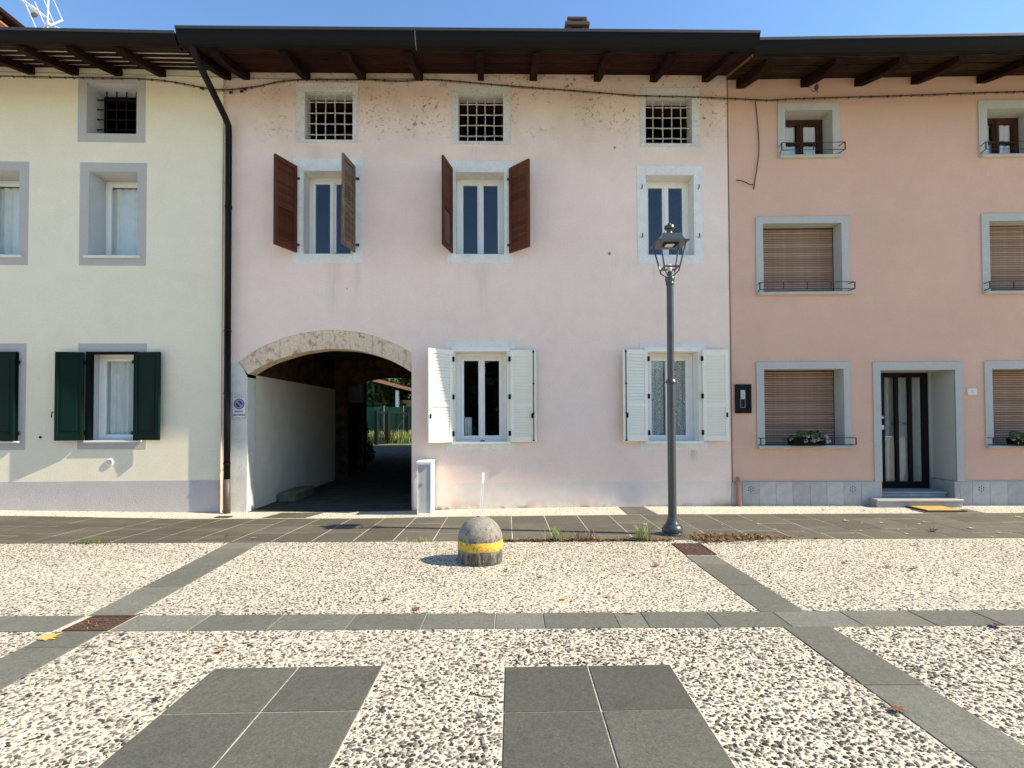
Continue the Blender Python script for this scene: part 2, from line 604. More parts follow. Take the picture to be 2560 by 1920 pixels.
def slabm(name, col, stain):
    n = NT(name, .72, .3)
    x = n.co('Object')
    g = n.node('ShaderNodeNewGeometry').outputs['Position']
    c = n.gain(col, n.noise(2.3, 5, .6, vec=g), .88, 1.12)
    c = n.gain(c, n.noise(1, 5, .7, vec=n.map(g, (60, 300, 60), rot=(0, 0, .35))), .86, 1.14)
    c = n.gain(c, n.noise(95, 4, .8, vec=g), .48, 1.52)
    c = n.gain(c, n.noise(28, 4, .7, vec=g), .80, 1.2)
    c = n.gain(c, n.noise(420, 2, .7, vec=g), .84, 1.16)
    c = n.gain(c, n.rnd(), .86, 1.14)
    c = n.mix(n.math('MULTIPLY', n.rng(n.noise(1.4, 4, .6, vec=g), .45, .7), stain), c, (.10, .082, .058))
    if stain > .3:      # the walk in front of the cream house is the dirtiest
        gx = n.sep(g)[0]
        c = n.mix(n.math('MULTIPLY', n.math('MULTIPLY', n.rng(gx, -3.0, -4.6), n.rng(n.noise(.9, 4, .6, vec=n.map(g, (.5, 2.2, 1))), .30, .55)), .7), c, (.070, .056, .036))
        c = n.mix(n.math('MULTIPLY', n.rng(n.noise(1, 5, .65, vec=n.map(g, (.9, 5.0, 1))), .55, .70), .35), c, (.24, .215, .16))
    c = n.mix(n.math('MULTIPLY', n.rng(n.noise(9, 4, .7, vec=g), .66, .74), .25), c, (.20, .20, .19))
    n.col(c)
    n.nrm(n.bump(n.noise(1, 5, .7, vec=n.map(g, (90, 260, 90), rot=(0, 0, .35))), .25, .004))
    M[name] = n.mat
slabm('slate_slab', (.090, .088, .070), .15)
slabm('band_slab', (.142, .140, .114), .15)
slabm('walk_slab', (.108, .097, .072), .5)
simple('joint_mortar', (.52, .47, .37), .9, .1, .12, 9)
simple('drive_gravel', (.085, .078, .064), .95, .0, .3, 3, .8, 90)
simple('lawn_soil', (.12, .13, .045), .95, .1, .3, 2)
def leafm(name, a, b):
    n = NT(name, .7, .2)
    c = n.mix(n.rnd(), a, b)
    c = n.gain(c, n.noise(40, 4), .75, 1.25)
    n.col(c)
    M[name] = n.mat
leafm('dead_leaf', (.20, .085, .03), (.34, .17, .07))
leafm('dark_leaf', (.045, .028, .018), (.08, .05, .03))
leafm('pale_leaf', (.62, .50, .30), (.50, .36, .18))
leafm('yellow_leaf', (.55, .36, .08), (.60, .42, .12))
def foli(name, a, b):
    n = NT(name, .6, .25)
    g = n.node('ShaderNodeNewGeometry')
    c = n.mix(g.outputs['Random Per Island'], a, b)
    n.col(c)
    n.b.inputs['Transmission Weight'].default_value = 0.0
    try:
        n.b.inputs['Subsurface Weight'].default_value = 0.0
    except Exception:
        pass
    M[name] = n.mat
foli('foliage', (.030, .062, .016), (.10, .145, .045))
foli('foliage_dark', (.012, .025, .010), (.03, .05, .02))
foli('grass_blade', (.12, .19, .035), (.36, .37, .13))
foli('litter_leaf', (.10, .045, .02), (.30, .17, .07))
foli('moss', (.06, .08, .02), (.16, .17, .05))
foli('geranium', (.05, .085, .03), (.15, .19, .09))
foli('flower_grey', (.30, .32, .34), (.45, .46, .48))
simple('bark', (.09, .07, .05), .9, .1, .3, 10, .6, 30)

# ------------------------------------------------------------------ ground
def ground_mesh():
    xs = [-150, -70, -35, -18] + list(np.linspace(-12, 12, 49)) + [18, 35, 70, 150]
    ys = [-150, -70, -35, -18, -8, -3, 0, 2, 4, 6] + list(np.linspace(6.5, 19, 51)) + [24, 32, 45, 70, 150]
    v = [(x, y, gz(x, y)) for y in ys for x in xs]
    n = len(xs)
    f = [(j * n + i, j * n + i + 1, (j + 1) * n + i + 1, (j + 1) * n + i) for j in range(len(ys) - 1) for i in range(n - 1)]
    me = bpy.data.meshes.new('ground')
    me.from_pydata(v, [], f)
    me.materials.append(M['exposed_aggregate'])
    return me
ground = tag(link('ground', ground_mesh()), kind='structure')

HOLES = []          # quads on the ground where no pebble lies

def slab(parent, quad, mat, top=.006, gap=.004, thick=.03, b=.003):
    """a stone slab: quad = four (x,y) corners counter-clockwise"""
    c = Vector((sum(p[0] for p in quad) / 4, sum(p[1] for p in quad) / 4))
    pts = []
    for p in quad:
        d = Vector(p) - c
        L = d.length
        pts.append(c + d * max(0.1, (L - gap * 1.4) / L))
    jig = random.uniform(-.0012, .0012)
    o3 = gz(c.x, c.y)
    NS = 5 if c.y > 6.5 else 1
    def pt(q, t, sd):
        """point on the left (0) or right (1) edge at t from near to far"""
        return q[0].lerp(q[3], t) if sd == 0 else q[1].lerp(q[2], t)
    qi = [c + (p - c) * (((p - c).length - b * 1.4) / (p - c).length) for p in pts]
    V, f = [], []
    def add(p, dz):
        V.append((p.x - c.x, p.y - c.y, gz(p.x, p.y) + dz - o3))
        return len(V) - 1
    rows = [(add(pt(qi, k / NS, 0), top + jig), add(pt(qi, k / NS, 1), top + jig)) for k in range(NS + 1)]
    rim = [(add(pt(pts, k / NS, 0), top + jig - b * .7), add(pt(pts, k / NS, 1), top + jig - b * .7)) for k in range(NS + 1)]
    low = [(add(pt(pts, k / NS, 0), top - thick), add(pt(pts, k / NS, 1), top - thick)) for k in range(NS + 1)]
    for k in range(NS):
        f.append((rows[k][0], rows[k][1], rows[k + 1][1], rows[k + 1][0]))
        for hi, lo in ((rows, rim), (rim, low)):
            f.append((hi[k + 1][0], lo[k + 1][0], lo[k][0], hi[k][0]))
            f.append((hi[k][1], lo[k][1], lo[k + 1][1], hi[k + 1][1]))
    for hi, lo in ((rows, rim), (rim, low)):
        f.append((hi[0][0], lo[0][0], lo[0][1], hi[0][1]))
        f.append((hi[NS][1], lo[NS][1], lo[NS][0], hi[NS][0]))
    me = bpy.data.meshes.new('paving_slab')
    me.from_pydata(V, [], f)
    me.materials.append(M[mat])
    return link('paving_slab', me, parent, (c.x, c.y, o3))

def lerp2(a, b, t):
    return (a[0] + (b[0] - a[0]) * t, a[1] + (b[1] - a[1]) * t)

# two square groups of four slabs in the foreground
for x0, x1 in ((-1.803, -.790), (-.052, .955)):
    for i in (0, 1):
        for j in (0, 1):
            xa = x0 + (x1 - x0) / 2 * i
            xb = xa + (x1 - x0) / 2
            ya, yb = 3.268 - .503 * (j + 1), 3.268 - .503 * j
            k = .012
            slab(ground, [(xa + k * 0, ya + .026 * (xa - x0)), (xb, ya + .026 * (xb - x0)), (xb, yb + .026 * (xb - x0)), (xa, yb + .026 * (xa - x0))], 'slate_slab', gap=.0045)
    HOLES.append([(x0, 2.262), (x1, 2.262 + .026), (x1, 3.268 + .026), (x0, 3.268)])
# band across
def cross_y(x): return 4.165 + .0048 * x
CJ = [-6.6, -6.0, -5.45, -4.9, -4.35, -3.83, -3.28, -2.88, -2.32, -1.76, -1.20, -.66, -.13, .23, .77, .98, 1.49, 2.0, 2.52, 3.05, 3.53, 4.05, 4.6, 5.1, 5.65, 6.2]
for a, b_ in zip(CJ, CJ[1:]):
    if abs(a + 3.28) < .01:
        continue                                  # the rusty grate sits here
    slab(ground, [(a, cross_y(a) - .305), (b_, cross_y(b_) - .305), (b_, cross_y(b_)), (a, cross_y(a))], 'band_slab', gap=.003)
HOLES.append([(-6.6, cross_y(-6.6) - .305), (6.2, cross_y(6.2) - .305), (6.2, cross_y(6.2)), (-6.6, cross_y(-6.6))])
# bands running away from the viewer
def band(l0, l1, r0, r1, cuts, hole=True):
    """l0->l1 left edge near->far, r0->r1 right edge"""
    ts = [(c - l0[1]) / (l1[1] - l0[1]) for c in cuts]
    for t0, t1 in zip(ts, ts[1:]):
        slab(ground, [lerp2(l0, l1, t0), lerp2(r0, r1, t0), lerp2(r0, r1, t1), lerp2(l0, l1, t1)], 'band_slab', gap=.003)
    HOLES.append([lerp2(l0, l1, ts[0]), lerp2(r0, r1, ts[0]), lerp2(r0, r1, ts[-1]), lerp2(l0, l1, ts[-1])])
band((-3.17, 2.0), (-3.262, 3.845), (-2.80, 2.0), (-2.905, 3.845), [2.0, 2.5, 3.03, 3.58, 3.843])
band((-3.268, 4.150), (-3.47, 6.56), (-2.921, 4.150), (-3.062, 6.56), [4.152, 4.85, 5.55, 6.27, 6.585])
band((1.985, 1.9), (1.93, 3.868), (2.345, 1.9), (2.275, 3.868), [1.9, 2.43, 3.03, 3.62, 3.866])
band((1.915, 4.178), (1.878, 5.86), (2.26, 4.178), (2.219, 5.86), [4.180, 4.84, 5.53, 5.87])

# sidewalk: slabs laid in columns with staggered cross joints
def front_y(x): return 6.625 + .004 * x
def back_y(x): return 8.36 if x > -1 else (8.36 + .06 * smooth01((-x - 5) / 3) - .0 * x)
sw = MB()
xs = list(np.arange(-11, 11.01, .25))
for a, b_ in zip(xs, xs[1:]):
    for ya, yb in zip(np.linspace(0, 1, 9), np.linspace(0, 1, 9)[1:]):
        q = []
        for x, t in ((a, ya), (b_, ya), (b_, yb), (a, yb)):
            y = front_y(x) * (1 - t) + back_y(x) * t
            q.append((x, y, gz(x, y) + .0098))
        sw.face(q)
sidewalk = tag(sw.build('sidewalk', 'joint_mortar'), kind='structure')
x = -10.9
while x < 10.6:
    w = .49 + random.choice((0, 0, .0, .02))
    cuts = [0.0]
    y = random.uniform(.25, .6)
    while y < 1.5:
        cuts.append(y)
        y += random.uniform(.45, .75)
    L = back_y(x) - front_y(x) - .012
    cuts.append(L)
    for c0, c1 in zip(cuts, cuts[1:]):
        sk = -.012
        slab(sidewalk, [(x + sk * c0, front_y(x) + c0), (x + w + sk * c0, front_y(x + w) + c0), (x + w + sk * c1, front_y(x + w) + c1), (x + sk * c1, front_y(x) + c1)], 'walk_slab', top=.012, gap=.0048)
    x += w
HOLES.append([(-11, 6.59), (11, 6.66), (11, 8.38), (-11, 8.38)])
# bands of slabs crossing the gravel strip by the walls
for q in ([(1.80, 8.39), (2.27, 8.39), (2.22, 9.14), (1.80, 9.14)], [(-3.95, 8.45), (-3.25, 8.45), (-3.15, 8.98), (-3.85, 8.98)], [(6.45, 8.39), (7.38, 8.39), (7.38, 8.74), (6.45, 8.74)]):
    m = lerp2(q[0], q[1], .5), lerp2(q[3], q[2], .5)
    slab(ground, [q[0], m[0], m[1], q[3]], 'walk_slab', top=.008)
    slab(ground, [m[0], q[1], q[2], m[1]], 'walk_slab', top=.008)
    HOLES.append(q)

# ------------------------------------------------------------------ pebbles
def in_quads(px, py, grow=.004):
    inside = np.zeros(len(px), bool)
    for q in HOLES:
        c = np.array(q).mean(0)
        ok = np.ones(len(px), bool)
        for k in range(4):
            a, b = np.array(q[k]), np.array(q[(k + 1) % 4])
            e = b - a
            nrm = np.array([e[1], -e[0]]) / np.hypot(*e)
            if (c - a) @ nrm > 0: nrm = -nrm
            ok &= ((px - a[0]) * nrm[0] + (py - a[1]) * nrm[1]) < grow
        inside |= ok
    return inside

def tones(px, py, light):
    n = len(px)
    r = rng.random(n)
    c = np.empty((n, 3))
    dark = np.array([[.042, .040, .034], [.070, .064, .054], [.11, .10, .082], [.15, .135, .11]])
    mid = np.array([[.24, .215, .17], [.19, .175, .15], [.31, .275, .21], [.22, .20, .17], [.27, .22, .165]])
    pale = np.array([[.58, .52, .41], [.62, .56, .46], [.48, .43, .34], [.60, .53, .41]])
    p1, p2 = {0: (.54, .86), 1: (.72, .94), 2: (.14, .48)}[light]
    # the mix of stones changes from place to place
    w = .5 * np.sin(px * 1.7 + 2.1 * np.sin(py * .9)) + .5 * np.sin(py * 2.3 - px * .8 + 1.3) + .6 * np.sin(px * .55 + py * .31)
    p1 = p1 * (1 + .22 * w) + np.where(px > 2.2, .10, 0.0)
    p2 = np.clip(p2 + .06 * w, 0, .97)
    k = r < p1
    c[k] = dark[rng.integers(0, 4, k.sum())]
    k = (r >= p1) & (r < p2)
    c[k] = mid[rng.integers(0, 5, k.sum())]
    k = (r >= p1) & (r >= p2)
    c[k] = pale[rng.integers(0, 4, k.sum())]
    return c * rng.uniform(.85, 1.15, (n, 1))

def scatter(y0, y1, cell, half_w, jit=.42):
    ys = np.arange(y0, y1, cell * .88)
    out = []
    for i, y in enumerate(ys):
        hw = half_w(y)
        xx = np.arange(-hw, hw, cell) + (cell / 2 if i % 2 else 0)
        out.append(np.stack([xx, np.full(len(xx), y)], 1))
    p = np.concatenate(out)
    return p + rng.uniform(-jit, jit, p.shape) * cell

def pebble_field(name, pts, smin, smax, rings, light, parent):
    px, py = pts[:, 0], pts[:, 1]
    keep = ~in_quads(px, py)
    px, py = px[keep], py[keep]
    n = len(px)
    pz = np.array([gz(a, b) for a, b in zip(px, py)]) if py.max() > 6.7 else np.zeros(n)
    L = (smin + (smax - smin) * rng.random(n) ** 1.8) * .5
    asp = rng.uniform(.50, .85, n)
    rot = rng.normal(0.2, .9, n)
    ht = L * rng.uniform(.16, .34, n)
    sides = 7 if rings == 1 else 9
    t = np.arange(sides) / sides * 2 * pi
    prof = [(1.0, -.2), (0.0, 1.0)] if rings == 1 else [(1.0, -.2), (.84, .62), (0.0, 1.0)]
    V = []
    for (r, z) in prof:
        if r == 0:
            V.append(np.stack([px, py, pz + ht * z], 1)[:, None, :])
        else:
            jr = rng.uniform(.93, 1.06, (n, sides))
            lx = cos_t = np.cos(t)[None] * L[:, None] * r * jr
            ly = np.sin(t)[None] * (L * asp)[:, None] * r * jr
            cx = np.cos(rot)[:, None]
            sx = np.sin(rot)[:, None]
            V.append(np.stack([px[:, None] + lx * cx - ly * sx, py[:, None] + lx * sx + ly * cx, np.broadcast_to((pz + ht * z)[:, None], (n, sides))], 2))
    V = np.concatenate(V, 1)
    nv = V.shape[1]
    tris = []
    for k in range(len(prof) - 1):
        for j in range(sides):
            a, b = k * sides + j, k * sides + (j + 1) % sides
            if prof[k + 1][0] == 0:
                tris.append((a, b, (k + 1) * sides))
            else:
                tris.append((a, b, b + sides))
                tris.append((a, b + sides, a + sides))
    T = np.array(tris)
    F = (T[None] + (np.arange(n) * nv)[:, None, None]).reshape(-1, 3)
    me = bpy.data.meshes.new(name)
    me.vertices.add(n * nv)
    me.vertices.foreach_set('co', V.reshape(-1).astype(np.float32))
    me.loops.add(F.size)
    me.loops.foreach_set('vertex_index', F.reshape(-1).astype(np.int32))
    me.polygons.add(len(F))
    me.polygons.foreach_set('loop_start', (np.arange(len(F)) * 3).astype(np.int32))
    me.polygons.foreach_set('loop_total', np.full(len(F), 3, np.int32))
    me.polygons.foreach_set('use_smooth', np.ones(len(F), bool))
    me.update()
    me.validate()
    ca = me.color_attributes.new('tone', 'FLOAT_COLOR', 'POINT')
    c = tones(px, py, light)
    c4 = np.concatenate([np.repeat(c, nv, 0), np.ones((n * nv, 1))], 1)
    ca.data.foreach_set('color', c4.reshape(-1).astype(np.float32))
    me.materials.append(M['pebble_tone'])
    o = link(name, me, parent)
    o['kind'] = 'stuff'
    return o, np.stack([px, py], 1)

hw = lambda y: y * 1.02 + .9
pebble_field('pebbles', scatter(1.75, 4.2, .0222, hw), .011, .036, 2, 0, ground)
pebble_field('pebbles', scatter(4.2, 6.62, .0250, lambda y: min(hw(y), 7.3)), .014, .040, 1, 1, ground)
pebble_field('pebbles', scatter(8.38, 9.2, .034, lambda y: 9.6), .018, .032, 1, 2, ground)
# the nearest pebbles, one by one
peb_meshes = []
for k in range(6):
    mb = MB()
    asp = random.uniform(.55, .85)
    hh = random.uniform(.22, .36)
    prof = [(1, -.2), (.94, .3), (.66, .8), (.0, 1.0)]
    S = 9
    ring0 = None
    jr = [random.uniform(.9, 1.1) for _ in range(S)]
    vs_, fs_ = [], []
    for (r, z) in prof[:-1]:
        for j in range(S):
            t = 2 * pi * j / S
            vs_.append((cos(t) * r * jr[j], sin(t) * r * asp * jr[j], z * hh))
    vs_.append((0, 0, hh))
    for a in range(2):
        for j in range(S):
            j2 = (j + 1) % S
            fs_.append((a * S + j, a * S + j2, (a + 1) * S + j2, (a + 1) * S + j))
    for j in range(S):
        fs_.append((2 * S + j, 2 * S + (j + 1) % S, 3 * S))
    mb.v, mb.f = vs_, fs_
    peb_meshes.append(mb.mesh('pebble', 'pebble_single', True))
P = []
while len(P) < 300:
    a = np.array([random.uniform(-2.0, 2.3), random.uniform(2.27, 2.75)])
    if in_quads(a[:1], a[1:], .012)[0]: continue
    if any((a[0] - q[0]) ** 2 + (a[1] - q[1]) ** 2 < .03 ** 2 for q in P): continue
    P.append(a)
for a in P:
    o = link('pebble', random.choice(peb_meshes), ground, (a[0], a[1], .0035), (0, 0, random.gauss(.5, .9)))
    s = random.uniform(.009, .015)
    o.scale = (s, s, s)

# ------------------------------------------------------------------ window builders (house-local: x along the wall, y into the house, z up)
def wall_grid(u0, u1, z0, z1, holes, extra_faces=()):
    us = sorted(set([u0, u1] + [h[0] for h in holes] + [h[1] for h in holes]))
    zs = sorted(set([z0, z1] + [h[2] for h in holes] + [h[3] for h in holes]))
    us = [u for u in us if u0 <= u <= u1]
    zs = [z for z in zs if z0 <= z <= z1]
    mb = MB()
    for a, b in zip(us, us[1:]):
        for c, d in zip(zs, zs[1:]):
            m, k = (a + b) / 2, (c + d) / 2
            if any(h[0] < m < h[1] and h[2] < k < h[3] for h in holes):
                continue
            mb.face([(a, 0, c), (b, 0, c), (b, 0, d), (a, 0, d)])
    for f in extra_faces:
        mb.face(f)
    return mb

def reveal(mb, o, d, y0=0.0):
    u0, u1, z0, z1 = o
    mb.face([(u0, y0, z0), (u0, d, z0), (u0, d, z1), (u0, y0, z1)])
    mb.face([(u1, y0, z0), (u1, y0, z1), (u1, d, z1), (u1, d, z0)])
    mb.face([(u0, y0, z1), (u0, d, z1), (u1, d, z1), (u1, y0, z1)])
    mb.face([(u0, y0, z0), (u1, y0, z0), (u1, d, z0), (u0, d, z0)])
    return mb

def surround(win, s, o, d, proud, mat, rmat, wob=0.0):
    mb = MB()
    mb.ring(s, o, -proud, .003)
    if wob:
        mb.v = [(x + random.uniform(-wob, wob), y, z + random.uniform(-wob, wob)) for x, y, z in mb.v]
    mb.build('surround', mat, win)
    reveal(MB(), o, d).build('reveal', rmat, win)

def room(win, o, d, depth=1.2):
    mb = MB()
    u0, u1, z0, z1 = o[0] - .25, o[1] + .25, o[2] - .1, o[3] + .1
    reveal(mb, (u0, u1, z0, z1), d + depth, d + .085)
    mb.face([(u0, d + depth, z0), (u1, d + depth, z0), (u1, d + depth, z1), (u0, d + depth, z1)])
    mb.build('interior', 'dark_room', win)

def curtain(win, u0, u1, z0, z1, y, mat, folds=6, amp=.012):
    mb = MB()
    n = folds * 8
    top, bot = [], []
    for k in range(n + 1):
        t = k / n
        yy = y + amp * sin(t * folds * 2 * pi) + amp * .5 * sin(t * folds * 4.7)
        top.append((u0 + (u1 - u0) * t, yy, z1))
        bot.append((u0 + (u1 - u0) * t, yy * 1.0 + .004 * sin(9 * t), z0))
    for k in range(n):
        mb.face([bot[k], bot[k + 1], top[k + 1], top[k]])
    bmm = mb.build('curtain', mat, win, smooth=True)
    return bmm

def casement(house, o, d, mat='white_frame', fr=.045, sash=.05, two=True, transom=None, glassmat='glass', bars=None):
    """window = its fixed frame; sashes and panes are its children"""
    u0, u1, z0, z1 = o
    mb = MB()
    t = .06
    mb.box(u0, u0 + fr, d, d + t, z0, z1, .006)
    mb.box(u1 - fr, u1, d, d + t, z0, z1, .006)
    mb.box(u0 + fr, u1 - fr, d, d + t, z1 - fr, z1, .006)
    mb.box(u0 + fr, u1 - fr, d, d + t, z0, z0 + fr * .6, .006)
    win = mb.build('window', mat, house)
    a, b = u0 + fr - .008, u1 - fr + .008
    c, e = z0 + fr * .6 - .006, z1 - fr + .008
    parts = [(a, (a + b) / 2 + .001), ((a + b) / 2 + .002, b)] if two else [(a, b)]
    for i, (p, q) in enumerate(parts):
        s = MB()
        y0 = d - .012 + (0.002 if i else 0)
        y1 = d + .04
        s.box(p, p + sash, y0, y1, c, e, .006)
        s.box(q - sash, q, y0, y1, c, e, .006)
        s.box(p + sash, q - sash, y0, y1, e - sash, e, .006)
        s.box(p + sash, q - sash, y0, y1, c, c + sash * 1.05, .006)
        if transom:
            s.box(p + sash, q - sash, y0 + .004, y1, transom - .014, transom + .014, .004)
        s.build('sash', mat, win)
        MB().box(p + sash - .004, q - sash + .004, d + .012, d + .018, c + sash - .004, e - sash + .004).build('pane', glassmat, win)
    if two:
        MB().box((a + b) / 2 - .022, (a + b) / 2 + .022, d - .03, d - .012, c + .01, e - .01, .006).build('mullion_cover', mat, win)
    return win

def grille(win, o, y, nu, nz, r, mat, z_in=.0, inset=.0):
    u0, u1, z0, z1 = o
    for k in range(nu):
        u = u0 + (u1 - u0) * (k + 1) / (nu + 1) + random.uniform(-.006, .006)
        pts = [(u + random.uniform(-.004, .004), y + random.uniform(-.003, .003), z0 - .02 + (z1 - z0 + .01 - z_in) * t / 5) for t in range(6)]
        MB().tube(pts, r, 6).build('bar', mat, win)
    for k in range(nz):
        z = z0 + (z1 - z0 - z_in) * (k + .72) / (nz + .35)
        pts = [(u0 - .02 + (u1 - u0 + .04) * t / 5, y - r * 1.2 + random.uniform(-.003, .003), z + random.uniform(-.004, .004)) for t in range(6)]
        MB().tube(pts, r, 6).build('bar', mat, win)

SLAT = {}
def slat_mesh(w, h, t, tilt, mat, key):
    k = (round(w, 3), round(h, 3), round(tilt, 2), mat, key)
    if k not in SLAT:
        mb = MB().box(-w / 2, w / 2, -t / 2, t / 2, -h / 2, h / 2, t * .3)
        c, s = cos(tilt), sin(tilt)
        mb.v = [(x, y * c - z * s, y * s + z * c) for x, y, z in mb.v]
        SLAT[k] = mb.mesh('slat', mat)
    return SLAT[k]

def louvre_shutter(house, hinge, direction, w, z0, z1, mat, upper=15, lower=13, closed_upper=False, hook=True, fold=True, t=.038, mid=None, tilt=.5, label=None):
    """leaf hinged at (u,y); direction = unit vector (du,dy) along the leaf"""
    a = atan2(direction[1], direction[0])
    H = z1 - z0
    st, rt = .062, .075
    zm = (H * .46 if mid is None else mid)
    mb = MB()
    mb.box(0, st, -t / 2, t / 2, 0, H, .004)
    mb.box(w - st, w, -t / 2, t / 2, 0, H, .004)
    mb.box(st, w - st, -t / 2, t / 2, H - rt, H, .004)
    mb.box(st, w - st, -t / 2, t / 2, 0, rt * 1.2, .004)
    mb.box(st, w - st, -t / 2, t / 2, zm - .035, zm + .035, .004)
    leaf = mb.build('shutter', mat, house, (hinge[0], hinge[1], z0), (0, 0, a))
    if label: leaf['label'] = label
    for (b, e, n, ti) in ((zm + .035, H - rt, upper, tilt if not closed_upper else tilt * .35), (rt * 1.2, zm - .035, lower, tilt)):
        sp = (e - b) / n
        me = slat_mesh(w - 2 * st + .006, sp * (1.6 if ti > .45 else 1.25), .009, ti, mat, n)
        for k in range(n):
            link('slat', me, leaf, (w / 2, 0, b + sp * (k + .5)))
    return leaf

# ------------------------------------------------------------------ roof edge
TAN_R = .325
def eaves(house, u0, u1, zw, over, rafters, gut, gmat, plank_mat, under_mat, planks, rw=.11, rh=.115, rmat='rafter_wood', ridge=4.6, back=9.2, plank_w=.085, seams=()):
    """zw = underside of the boards at the wall; over = overhang; gut=(e_front, top, bottom)"""
    # roof slab
    mb = MB()
    prof = [(-over, zw - over * TAN_R + .012), (ridge, zw + ridge * TAN_R + .012), (back, zw + ridge * TAN_R + .012 - (back - ridge) * TAN_R),
            (back, zw + ridge * TAN_R + .16 - (back - ridge) * TAN_R), (ridge, zw + ridge * TAN_R + .16), (-over, zw - over * TAN_R + .13)]
    i = 0
    mb.extrude_x([(y, z) for y, z in prof], u0, u1)
    roof = mb.build('roof', [under_mat, 'roof_tile'], house)
    for p in roof.data.polygons:
        if p.normal.z > .2 or abs(p.normal.x) > .5:
            p.material_index = 1
    # boards under the overhang
    sl = sqrt(1 + TAN_R ** 2)
    th = math.atan(TAN_R)
    for y in planks:
        hw_ = plank_w / 2 * random.uniform(.92, 1.06)
        segs = []
        u = u0
        while u < u1 - .01:
            e = min(u1, u + random.uniform(2.2, 3.6))
            segs.append((u, e))
            u = e + .003
        for (a, b) in segs:
            m = MB().box(-(b - a) / 2, (b - a) / 2, -hw_, hw_, -.008, .008, .002)
            link('plank', m.mesh('plank', plank_mat), roof, ((a + b) / 2, y, zw + y * TAN_R - .004 + random.uniform(-.002, .002)), (th, 0, random.uniform(-.0015, .0015)))
    # rafters
    for (u, r_w, r_h, sk) in rafters:
        hw_ = r_w / 2
        L = over + .45
        zt = zw - .012
        mb = MB()
        N = 6
        sec = []
        for k in range(N + 1):
            y = .45 - L * k / N
            top = zt + y * TAN_R - .012
            bot = top - r_h
            if k == N: bot += r_h * .35
            if k == N - 1: bot += r_h * .05
            j = lambda: random.uniform(-.004, .004)
            off = sk * (-y)
            sec.append([(u - hw_ + off + j(), y, bot + j()), (u + hw_ + off + j(), y, bot + j()), (u + hw_ + off, y, top), (u - hw_ + off, y, top)])
        for s0, s1 in zip(sec, sec[1:]):
            for k in range(4):
                mb.face([s0[k], s0[(k + 1) % 4], s1[(k + 1) % 4], s1[k]])
        mb.face(sec[-1])
        o = mb.build('rafter', rmat, house)
    # gutter: a deep half-round trough, open on top
    e, zt, zb = gut
    h = zt - zb
    pr = [(-e, zt), (-e + .006, zt - .25 * h), (-e + .022, zt - .5 * h), (-e + .055, zt - .74 * h), (-e + .10, zt - .91 * h), (-e + .155, zb), (-e + .215, zb + .01), (-e + .25, zb + .06), (-e + .255, zt - .06)]
    inn = [(y + .004, z + .004) for y, z in pr]
    mb = MB().extrude_x(pr + inn[::-1], u0, u1)
    for uu in (u0 + .002, u1 - .002):
        mb.face([(uu, y, z) for y, z in pr])
    g = mb.build('gutter', gmat, house)
    MB().box(u0 - .004, u1 + .004, -e - .010, -e + .004, zt - .042, zt + .004, .004).build('gutter_lip', 'gutter_lip', g)
    for us in seams:
        MB().extrude_x([(y - .002, z - .002) for y, z in pr[:7]] + [(y + .003, z + .003) for y, z in pr[:7]][::-1], us, us + .012).build('seam', 'solder', g)
    # wooden fascia behind the gutter
    return roof

def shell(house, u0, u1, depth, zt, mat):
    """end and back walls so that the house is closed"""
    mb = MB()
    r = 4.6 * TAN_R
    for u in (u0, u1):
        mb.face([(u, 0, -.3), (u, depth, -.3), (u, depth, zt), (u, depth / 2, zt + r), (u, 0, zt)])
    return mb

# ================================================================== CREAM HOUSE (left)
hL = thing('cream_house', 'cream plastered house with grey window borders and dark green shutters', 'house', (*ORG['L'], 0), ANG['L'])
U0 = -6.4
WL = {'attic': ((-2.256, -1.432, 6.351, 7.215), (-2.400, -1.286, 6.201, 7.34)),
      'first': ((-2.203, -1.408, 4.262, 5.700), (-2.353, -1.256, 4.109, 5.853)),
      'ground': ((-2.150, -1.385, 1.170, 2.640), (-2.343, -1.227, 1.025, 2.795))}
DX, DXG = -1.93, -1.96
holes = []
for k, (o, s) in WL.items():
    holes.append(o)
    if k != 'attic':
        d_ = DXG if k == 'ground' else DX
        holes.append((o[0] + d_, o[1] + d_, o[2], o[3]))
wall = wall_grid(U0, 0, -.3, 7.6, holes)
wall.build('wall', 'cream_plaster', hL)
shell(hL, U0, 0.0, 9.2, 7.5, 'cream').face([(U0, 9.2, -.3), (0, 9.2, -.3), (0, 9.2, 7.5), (U0, 9.2, 7.5)]).build('side_wall', 'cream_plaster', hL)
MB().box(U0, 0.002, -.004, .002, -.3, .498).build('plinth', 'grey_plinth', hL)
